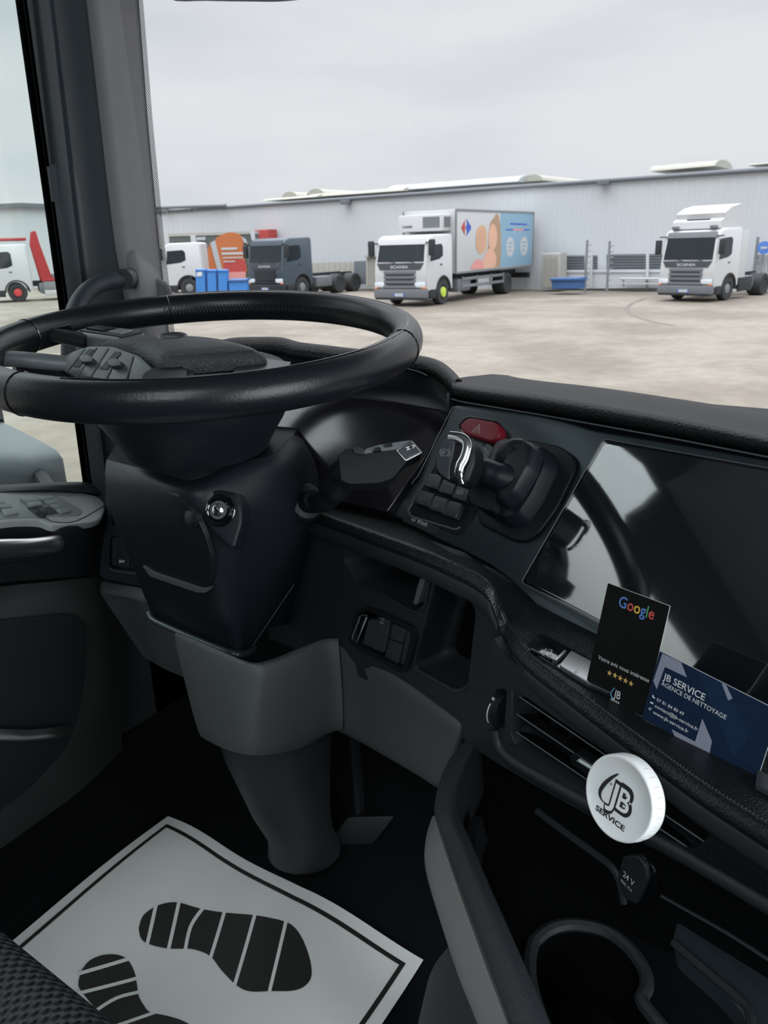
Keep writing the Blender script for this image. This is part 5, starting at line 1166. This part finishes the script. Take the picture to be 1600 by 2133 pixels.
# ================================================================ CONSOLE, SOCKET, CUP HOLDER
con = thing('centre_console', 'black centre console with leather rim and pale grey side strip', 'console', tuple(at(1050,1900,z=-.55)))
O_ = [(966,1548),(932,1590),(913,1640),(905,1694),(927,1760),(955,1840),(1010,1990),(1061,2133),(1110,2270)]
C_ = [(979,1542),(948,1590),(929,1640),(928,1694),(954,1760),(985,1840),(1045,1990),(1104,2133),(1158,2270)]
I_ = [(992,1548),(968,1598),(948,1648),(945,1696),(972,1760),(1005,1840),(1070,1990),(1131,2133),(1186,2270)]
ZT = -.47
rows = [[at(x,y,z=ZT-.045)+V((.012,.0,0)) for x, y in O_], [at(x,y,z=ZT-.012) for x, y in O_], [at((a[0]*.6+b[0]*.4),(a[1]*.6+b[1]*.4),z=ZT-.003) for a, b in zip(O_, C_)],
        [at(x,y,z=ZT) for x, y in C_], [at((a[0]+b[0])*.5,(a[1]+b[1])*.5,z=ZT+.0005) for a, b in zip(C_, I_)], [at(x,y,z=ZT-.003) for x, y in I_],
        [at(x,y,z=ZT-.02)+V((.006,.0,0)) for x, y in I_], [at(x,y,z=ZT-.02)+V((.012,.01,-.10)) for x, y in I_]]
mat('rim_leather', (.021,.025,.030), .5, bump=('noise', 1300, .9))
part('rim', sheet(rows, 5, 3, .004), 'rim_leather', con, smooth=60)
B_ = [(905,1702),(890,1740),(884,1785),(893,1840),(930,1960),(957,2040),(994,2133),(1040,2270)]
Tt = [(905,1698),(914,1735),(928,1775),(955,1853),(995,1965),(1022,2040),(1057,2133),(1105,2270)]
part('side_strip', sheet([[at(x,y,z=ZT-.016) for x, y in Tt], [at((a[0]+b[0])/2-1,(a[1]+b[1])/2,z=ZT-.028) for a, b in zip(Tt, B_)], [at(x,y,z=ZT-.045) for x, y in B_], [at(x,y,z=ZT-.05)+V((.02,.01,-.01)) for x, y in B_]], 5, 3, .004), 'light_grey', con, 'pale grey side strip', smooth=60)
part('side_wall', sheet([[at(x,y,z=ZT-.05)+V((.03,.02,.0)) for x, y in B_], [at(x,y,z=ZT-.05)+V((.06,.04,-.18)) for x, y in B_], [at(x,y,z=ZT-.05)+V((.07,.05,-.36)) for x, y in B_]], 3, 3, .01), 'soft_black', con)
part('console_foot', sheet([[at(945,1960,z=-.60), at(965,2020,z=-.60), at(1000,2100,z=-.60), at(1040,2250,z=-.60)], [at(905,2010,z=-.68), at(900,2070,z=-.68), at(905,2133,z=-.68), at(915,2260,z=-.68)], [at(888,2060,z=-.78), at(876,2110,z=-.78), at(868,2160,z=-.78), at(870,2280,z=-.78)], [at(892,2100,z=-.88), at(880,2150,z=-.88), at(872,2200,z=-.88), at(872,2300,z=-.88)]], 5, 5, .01), 'door_skin', con)
TZ = (V((0,0,-.545)), EZ)
cup = curve2([(1112,1962),(1145,1936),(1195,1926),(1262,1940),(1310,1975),(1342,2020),(1347,2056),(1337,2084),(1362,2120),(1400,2175),(1400,2260),(1300,2330),(1200,2260),(1140,2150),(1108,2060),(1103,2000),(1112,1962)], 4)[:-1]
part('tray', holed([(985,1640),(1080,1640),(1240,1700),(1420,1830),(1600,1930),(1900,2120),(1900,2600),(1280,2600),(1070,2060),(975,1780)], [cup], TZ, .01, 0, .09), 'recess_shade_black', con)
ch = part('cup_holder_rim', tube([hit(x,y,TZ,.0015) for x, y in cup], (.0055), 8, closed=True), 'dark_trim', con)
part('cup_holder_floor', slab([(1050,1900),(1420,1900),(1500,2400),(1150,2400)], (V((0,0,-.64)), EZ), .01), 'recess_shade_black', con)
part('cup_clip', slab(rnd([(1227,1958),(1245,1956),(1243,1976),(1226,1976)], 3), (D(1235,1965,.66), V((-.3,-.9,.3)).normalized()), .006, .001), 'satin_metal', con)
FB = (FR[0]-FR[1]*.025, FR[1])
part('back_wall', slab([(940,1520),(1100,1600),(1240,1680),(1600,1880),(1900,2060),(1900,2300),(1600,2110),(1400,1985),(1200,1905),(1000,1820),(940,1700)], FB, .01), 'recess_shade_black', con)
part('wall_ridge', tube(cr1([hit(x,y,FB,.002) for x, y in [(1120,1690),(1180,1735),(1240,1778),(1275,1806),(1292,1838),(1300,1880)]], 5), .0035, 8), 'dark_trim', con)
part('bin_edge', tube(cr1([hit(x,y,FB,.012) for x, y in [(1378,1866),(1420,1890),(1500,1935),(1560,1972),(1640,2025),(1800,2130)]], 4), .0014, 6), 'dark_trim', con)
BPn = plane3(D(1415,1910,.60), D(1640,2050,.52), D(1500,2050,.53))
part('bin_side', slab(curve2([(1414,1908),(1460,1926),(1540,1975),(1600,2030),(1700,2110),(1800,2300),(1600,2300),(1560,2140),(1510,2062),(1450,2005),(1405,1965),(1405,1935),(1414,1908)], 3)[:-1], BPn, .02, .004), 'pillar_dark', con)
part('bin_ridge', tube(cr1([hit(x,y,BPn,.002) for x, y in [(1404,1964),(1450,2004),(1500,2046),(1545,2085),(1562,2110),(1566,2150),(1570,2300)]], 4), .0032, 8), 'dark_trim', con)
# 24 V outlet
so = thing('power_socket', 'round hinged cover marked 24 V under the vent', 'socket', tuple(hit(1330,1830,FB)))
part('socket_recess', slab(rnd([(1322,1779),(1345,1785),(1364,1812),(1366,1850),(1350,1880),(1332,1884),(1318,1870)], 10, 4), FB, .004, .001, .003), 'gloss_black', so)
part('socket_cover', slab(rnd([(1296,1784),(1328,1782),(1344,1804),(1348,1830),(1336,1858),(1324,1884),(1300,1872),(1286,1830)], [8,8,6,6,6,3,10,12], 4), FB, .006, .0015, .007), 'dark_trim', so)
sX = (hit(1334,1836,FB)-hit(1311,1813,FB)).normalized(); sY = FR[1].cross(sX)
part('lettering', join(text_bm('24 V', hit(1310.5,1817,FB), sX, sY, .0062, .0118, .004, .0072, nz=FR[1]), text_bm('MAX. 15 A', hit(1306.5,1829,FB), sX, sY, .0035, .0118, .0, .0072, nz=FR[1])), 'print_white', so)

# ================================================================ CARDS AND DISC
def card(name, label, TL, X, Y, w, h, m):
    X = V(X).normalized(); Y = (V(Y)-X*V(Y).dot(X)).normalized(); Nn = X.cross(Y); TL = V(TL)
    t_ = thing(name, label, 'card', tuple(TL-Y*h+X*w/2))
    c4 = [TL, TL+X*w, TL+X*w-Y*h, TL-Y*h]
    part('card_body', prism([p+Nn*.0006 for p in c4], -Nn*.0012), m, t_)
    part('card_edge', prism([p-Nn*.0000+(p-(c4[0]+c4[2])/2).normalized()*.00035 for p in c4], -Nn*.0005), 'card_edge', t_)
    return t_, (TL+Nn*.0006, Nn), X, Y
def ctext(par, P, X, Y, s, a, b, hgt=None, m='print_white', fat=.0, lift=.0002, name='lettering', hs=1.0):
    A = hit(*a, P); Bp = hit(*b, P); wd = abs((Bp-A).dot(X))
    bm = text_bm(s, A, X, Y, 1, None, fat, lift, nz=P[1])
    xs = [(v.co-A).dot(X) for v in bm.verts]; k = wd/(max(xs)-min(xs)); hk = (hgt/1.0) if hgt else k*hs
    for v in bm.verts:
        d = v.co-A; v.co = A+X*(d.dot(X)*k)+Y*(d.dot(Y)*hk)+P[1]*lift
    if m: return part(name, bm, m, par)
    return bm
gc, GP, gX, gY = card('review_card', 'black upright card with colourful lettering and five gold stars leaning on the screen', (-.174,.5476,-.2528), (.9362,-.3505,.0266), (.065,.2472,.9668), .055, .085, 'card_black')
bm = ctext(None, GP, gX, gY, 'Google', (1288,1262.5), (1361.5,1290.5), None, None, .012, hs=1.12)
# colour each letter (islands ordered along the word)
bm.verts.ensure_lookup_table(); seen = set(); isl = []
for v in bm.verts:
    if v in seen: continue
    st = [v]; g_ = []
    seen.add(v)
    while st:
        q = st.pop(); g_.append(q)
        for e in q.link_edges:
            o2 = e.other_vert(q)
            if o2 not in seen: seen.add(o2); st.append(o2)
    isl.append((min((p.co-GP[0]).dot(gX) for p in g_), g_))
isl.sort(key=lambda z: z[0])
idx = [0,1,2,0,3,1]
for k, (mn, g_) in enumerate(isl):
    for p in g_:
        for f in p.link_faces: f.material_index = idx[min(k, 5)]
part('lettering', bm, ['g_blue','g_red','g_yellow','g_green'], gc)
ctext(gc, GP, gX, gY, 'Votre avis nous int\u00e9resse', (1246,1372), (1352,1421), None, 'print_white', .004)
def star(c, r): return [(c[0]+(r if k % 2 == 0 else r*.42)*math.cos(math.pi/2+k*math.pi/5), c[1]+(r if k % 2 == 0 else r*.42)*math.sin(math.pi/2+k*math.pi/5)) for k in range(10)]
for p in [(1269.5,1402),(1281,1407),(1292,1412.5),(1303,1418),(1314.5,1424)]:
    part('gold_star', prism([hit(*p, GP, .0003)+gX*x+gY*y for x, y in star((0,0), .0023)], -GP[1]*.0002), 'star', gc)
ctext(gc, GP, gX, gY, 'JB', (1278,1451), (1291.5,1457), None, 'print_white', .01, hs=1.25)
ctext(gc, GP, gX, gY, 'SERVICE', (1272,1457.5), (1290.5,1465.5), None, 'print_white', .02)
part('drop_outline', tube(cr1([hit(x,y,GP,.0003) for x, y in [(1280.5,1433),(1275,1439),(1272.5,1447),(1276,1454)]], 4), .00035, 5), 'cyan', gc)
bc, BP2, bX, bY = card('business_card', 'wide navy business card with white lettering standing right of the black card', (-.1216,.5092,-.2784), (.958,-.2697,-.0974), (.1215,.0741,.9898), .085, .055, 'card_navy')
def cshape(pts, m, lift=.0002, name='printed_shape'): part(name, slab(pts, BP2, .0001, 0, lift), m, bc)
cshape([(1452,1396),(1503,1422),(1560,1530),(1530,1580)], 'card_navy2', .0001)
cshape([(1380,1361),(1419,1380),(1431,1411),(1385,1389),(1368,1436),(1361,1418)], 'lilac')
cshape([(1503,1422.5),(1513,1428),(1526,1455),(1517,1459)], 'lilac')
cshape([(1463,1497),(1483,1544),(1477,1575),(1505,1592),(1408,1539),(1399,1519),(1448,1545)], 'lilac')
ctext(bc, BP2, bX, bY, 'JB SERVICE', (1381,1414), (1468,1457), None, 'print_white', .012, hs=1.1)
ctext(bc, BP2, bX, bY, 'AGENCE DE NETTOYAGE', (1377,1426.5), (1511,1502.5), None, 'print_white', .006, hs=1.15)
ctext(bc, BP2, bX, bY, '07 81 84 80 49', (1368,1459.5), (1424,1490), None, 'print_white', .008)
ctext(bc, BP2, bX, bY, 'contact@jb-service.fr', (1364,1472.5), (1453,1524), None, 'print_white', .01)
ctext(bc, BP2, bX, bY, 'www.jb-service.fr', (1360,1485.5), (1433,1529), None, 'print_white', .01)
part('icon', tube([hit(x,y,BP2,.0003) for x, y in [(1360,1448),(1360.5,1452),(1364,1454.5)]], .0005, 5), 'print_white', bc)
part('icon', slab([(1355,1461),(1361,1464),(1360.5,1467.5),(1354.5,1464.5)], BP2, .0001, 0, .0003), 'print_white', bc)
part('icon', slab(circ(1354,1476.5,3.4,12), BP2, .0001, 0, .0003), 'lilac', bc)
# round white disc clipped to the vent
dN = V((-.40,-.87,.28)).normalized(); dX = (V((.908,-.418,0))-dN*V((.908,-.418,0)).dot(dN)).normalized(); dY = dN.cross(dX)
dc = D(1287,1662.5,.47); DPn = (dc, dN); RD = .0256
ds = thing('air_freshener', 'round white plastic disc with a black monogram clipped to the air vent', 'air freshener', tuple(dc))
part('disc_body', lathe([(.0235,-.0125),(RD*.985,-.0115),(RD,-.010),(RD,-.0015),(RD*.985,-.0003),(RD*.96,.0002),(RD*.92,0),(RD*.90,-.0006),(RD*.5,-.0006),(.0003,-.0006)], dc, dN, 72), 'disc_white', ds, smooth=50)
part('groove', join(*[box(dc+(dX*math.cos(a)+dY*math.sin(a))*RD-dN*.0065, dX*math.cos(a)+dY*math.sin(a), dX*-math.sin(a)+dY*math.cos(a), dN, .0003, .0005, .005) for a in [math.radians(-60+k*13) for k in range(11)]]), 'disc_side', ds)
part('vent_clip', box(dc-dN*.018+EZ*-.004, dX, dY, dN, .012, .008, .016, .001), 'black_plastic', ds)
lf = -.0004
def dtext(s, a, w_, h_, fat, m, lift): return text_bm(s, hit(*a, DPn), dX, dY, h_, w_, fat, lift, nz=dN)
part('monogram', join(dtext('J', (1259,1667), .0082, .0158, .075, None, lf), dtext('B', (1279.5,1682.5), .0118, .0165, .075, None, lf)), 'ink', ds)
part('monogram_inlay', join(dtext('J', (1262.5,1668), .0062, .0145, .014, None, lf+.0003), dtext('B', (1282.3,1681.7), .0088, .0142, .012, None, lf+.0003)), 'disc_white', ds)
drop = cr1([hit(x,y,DPn,lf+.0002) for x, y in [(1288,1612),(1274,1620),(1259,1633),(1250,1648),(1251,1661),(1257,1670),(1266,1676)]], 5)
nn_ = len(drop); part('drop_outline', tube(drop, [(.0004+.0010*math.sin(math.pi*min(1, k/(nn_*.75))), .0003) for k in range(nn_)], 8, upv=dN), 'ink', ds)
part('sparkle', join(*[prism([hit(1272.5,1633,DPn,lf+.0002)+dX*x+dY*y for x, y in q], -dN*.0002) for q in ([(-.0012,0),(0,.00025),(.0012,0),(0,-.00025)], [(0,-.0012),(.00025,0),(0,.0012),(-.00025,0)])]), 'ink', ds)
part('lettering', dtext('SERVICE', (1239,1686), .0232, .0034, .035, None, lf), 'ink', ds)

# ================================================================ FLOOR MAT, SEAT, PEDAL
MZ = FZ+.004
pm = thing('paper_floor_mat', 'white paper floor mat printed with two black shoe prints', 'floor mat', tuple(at(450,1950,z=MZ)))
ca, cb, cc3 = at(350,1700,z=MZ), at(882,2012,z=MZ), at(45,1942,z=MZ)
mu = (cb-ca); mu.z = 0; mw = mu.length; mu.normalize(); mv = (cc3-ca); mv.z = 0; mv.normalize(); mh = .52
def hz(p):
    d = p-ca; s = d.dot(mu); q = abs(d.dot(mv))
    e = math.exp(-q/.16)
    return MZ+.009*(1+math.sin(s*17.5+1.7))*(.25+.75*e)*(min(1, s/.12))+.004*math.sin(s*9+q*13)+.016*max(0, (s-.30)/.2)*e
def drape(poly, lift, cell=.02):
    """poly = plan outline (3-D points, z ignored): tessellate, cut on a grid, drape on the wavy sheet"""
    pts = [V((p.x, p.y, 0)) for p in poly]; tri = tessellate_polygon([pts]); bm = bmesh.new(); vs = [bm.verts.new(p) for p in pts]
    for t_ in tri:
        try: bm.faces.new([vs[i] for i in t_])
        except ValueError: pass
    for ax_, lo, hi in ((mu, -.02, mw+.02), (mv, -.02, mh+.02)):
        k = lo
        while k < hi:
            co = ca+ax_*k; co.z = 0
            bmesh.ops.bisect_plane(bm, geom=bm.verts[:]+bm.edges[:]+bm.faces[:], plane_co=co, plane_no=ax_); k += cell
    bmesh.ops.triangulate(bm, faces=bm.faces[:])
    for v in bm.verts: v.co.z = hz(v.co)+lift
    bmesh.ops.recalc_face_normals(bm, faces=bm.faces[:])
    if sum(f.normal.z for f in bm.faces) < 0: bmesh.ops.reverse_faces(bm, faces=bm.faces[:])
    return bm
def mp_(s, q): return ca+mu*s+mv*q
bm = drape([mp_(0,0), mp_(mw,0), mp_(mw,mh), mp_(0,mh)], 0, .01)
bmesh.ops.solidify(bm, geom=bm.faces[:], thickness=.0006)
part('paper_sheet', bm, 'paper', pm, smooth=60)
bo_, bw_ = .017, .0065
bm = join(drape([mp_(bo_,bo_), mp_(mw-bo_,bo_), mp_(mw-bo_,bo_+bw_), mp_(bo_,bo_+bw_)], .0009, .01), drape([mp_(bo_,bo_), mp_(bo_+bw_,bo_), mp_(bo_+bw_,mh-bo_), mp_(bo_,mh-bo_)], .0009, .01), drape([mp_(mw-bo_-bw_,bo_), mp_(mw-bo_,bo_), mp_(mw-bo_,mh-bo_), mp_(mw-bo_-bw_,mh-bo_)], .0009, .01))
part('printed_border', bm, 'ink', pm)
def mz(pts): return [at(x*.5625, 1650+y*.5625, z=MZ+.004) for x, y in pts]
s1 = curve2([(512,495),(530,450),(585,415),(655,403),(740,425),(830,443),(950,462),(1060,495),(1110,540),(1145,620),(1155,690),(1130,730),(1080,748),(1000,748),(930,748),(880,725),(820,660),(780,605),(730,578),(690,570),(620,567),(550,550),(520,530),(512,495)], 3)[:-1]
s2 = curve2([(300,645),(330,610),(380,590),(430,588),(470,605),(495,650),(505,700),(512,745),(530,780),(555,812),(620,830),(690,859),(760,920),(790,1000),(740,1080),(640,1090),(520,1020),(440,930),(405,855),(360,800),(315,745),(287,700),(300,645)], 3)[:-1]
def band_(pts, w_):
    P_ = cr1([V(p) for p in pts], 4); Lf = []; Rt = []
    for i, p in enumerate(P_):
        t_ = (P_[min(i+1,len(P_)-1)]-P_[max(i-1,0)]).normalized(); n_ = V((-t_.y, t_.x)); Lf.append(tuple(p+n_*w_/2)); Rt.append(tuple(p-n_*w_/2))
    return Lf+Rt[::-1]
for out_, cuts in ((s1, [[(579,408),(541,560)],[(665,392),(620,580)],[(752,424),(705,490),(683,585)],[(833,436),(778,615)],[(946,455),(866,735)],[(1063,485),(997,760)]]),
                   (s2, [[(288,660),(482,602)],[(285,733),(515,675)],[(350,802),(430,752),(520,730)],[(410,870),(575,815)],[(520,1020),(700,880)]])):
    bm = set_mi(drape(mz(out_), .0010), 0)
    for c_ in cuts: bm = join(bm, set_mi(drape(mz(band_(c_, 13)), .0016), 1))
    part('shoe_print', bm, ['ink','paper'], pm, 'black shoe print with white stripes')
# perforated seat cushion corner
m = MAT['seat_leather']; t = m.node_tree; b = t.nodes['Principled BSDF']; tcn2 = t.nodes.new('ShaderNodeTexCoord')
mpp = t.nodes.new('ShaderNodeMapping'); mpp.inputs['Rotation'].default_value = (0,0,math.radians(40)); k_ = 2*math.pi/.0068; mpp.inputs['Scale'].default_value = (k_,k_,k_); sx = t.nodes.new('ShaderNodeSeparateXYZ')
t.links.new(tcn2.outputs['Object'], mpp.inputs[0]); t.links.new(mpp.outputs[0], sx.inputs[0])
su = mth('ADD', mth('SINE', sx.outputs[0]), mth('SINE', sx.outputs[1])); hol = mth('GREATER_THAN', su, v=1.15)
mxr = t.nodes.new('ShaderNodeMix'); mxr.data_type = 'RGBA'; mxr.inputs[6].default_value = (.03,.035,.038,1); mxr.inputs[7].default_value = (.003,.003,.003,1)
t.links.new(hol, mxr.inputs[0]); t.links.new(mxr.outputs[2], b.inputs['Base Color'])
bp = t.nodes.new('ShaderNodeBump'); bp.invert = True; bp.inputs['Strength'].default_value = .6; bp.inputs['Distance'].default_value = .002; t.links.new(su, bp.inputs['Height']); t.links.new(bp.outputs[0], b.inputs['Normal'])
seat = thing('driver_seat', 'black perforated leather driver seat cushion in the lower left corner', 'seat', (-.65, -.05, FZ))
part('seat_cushion', abox(-.93,-.33,-.45,.213,-.60,-.480,.045,5), 'seat_leather', seat, smooth=80)
part('seat_base', abox(-.88,-.40,-.40,.12,FZ,-.60,.02), 'soft_black', seat)
part('backrest', box(V((-.64,-.52,-.08)), EX, V((0,.98,.2)).normalized(), V((0,-.2,.98)).normalized(), .56, .14, .86, .06, 4), 'seat_leather', seat)
pd = thing('brake_pedal', 'dark rounded brake pedal in the shadow right of the column post', 'pedal', tuple(D(752,1725,1.22)))
part('pedal_pad', box(D(752,1728,1.22), (rt-EZ*rt.z).normalized(), V((.4,.5,.75)).normalized(), V((.4,-.75,.5)).normalized(), .075, .06, .02, .008), 'soft_black', pd)
part('pedal_arm', tube([D(752,1720,1.235), D(742,1600,1.32), D(735,1520,1.40)], .010, 8), 'soft_black', pd)
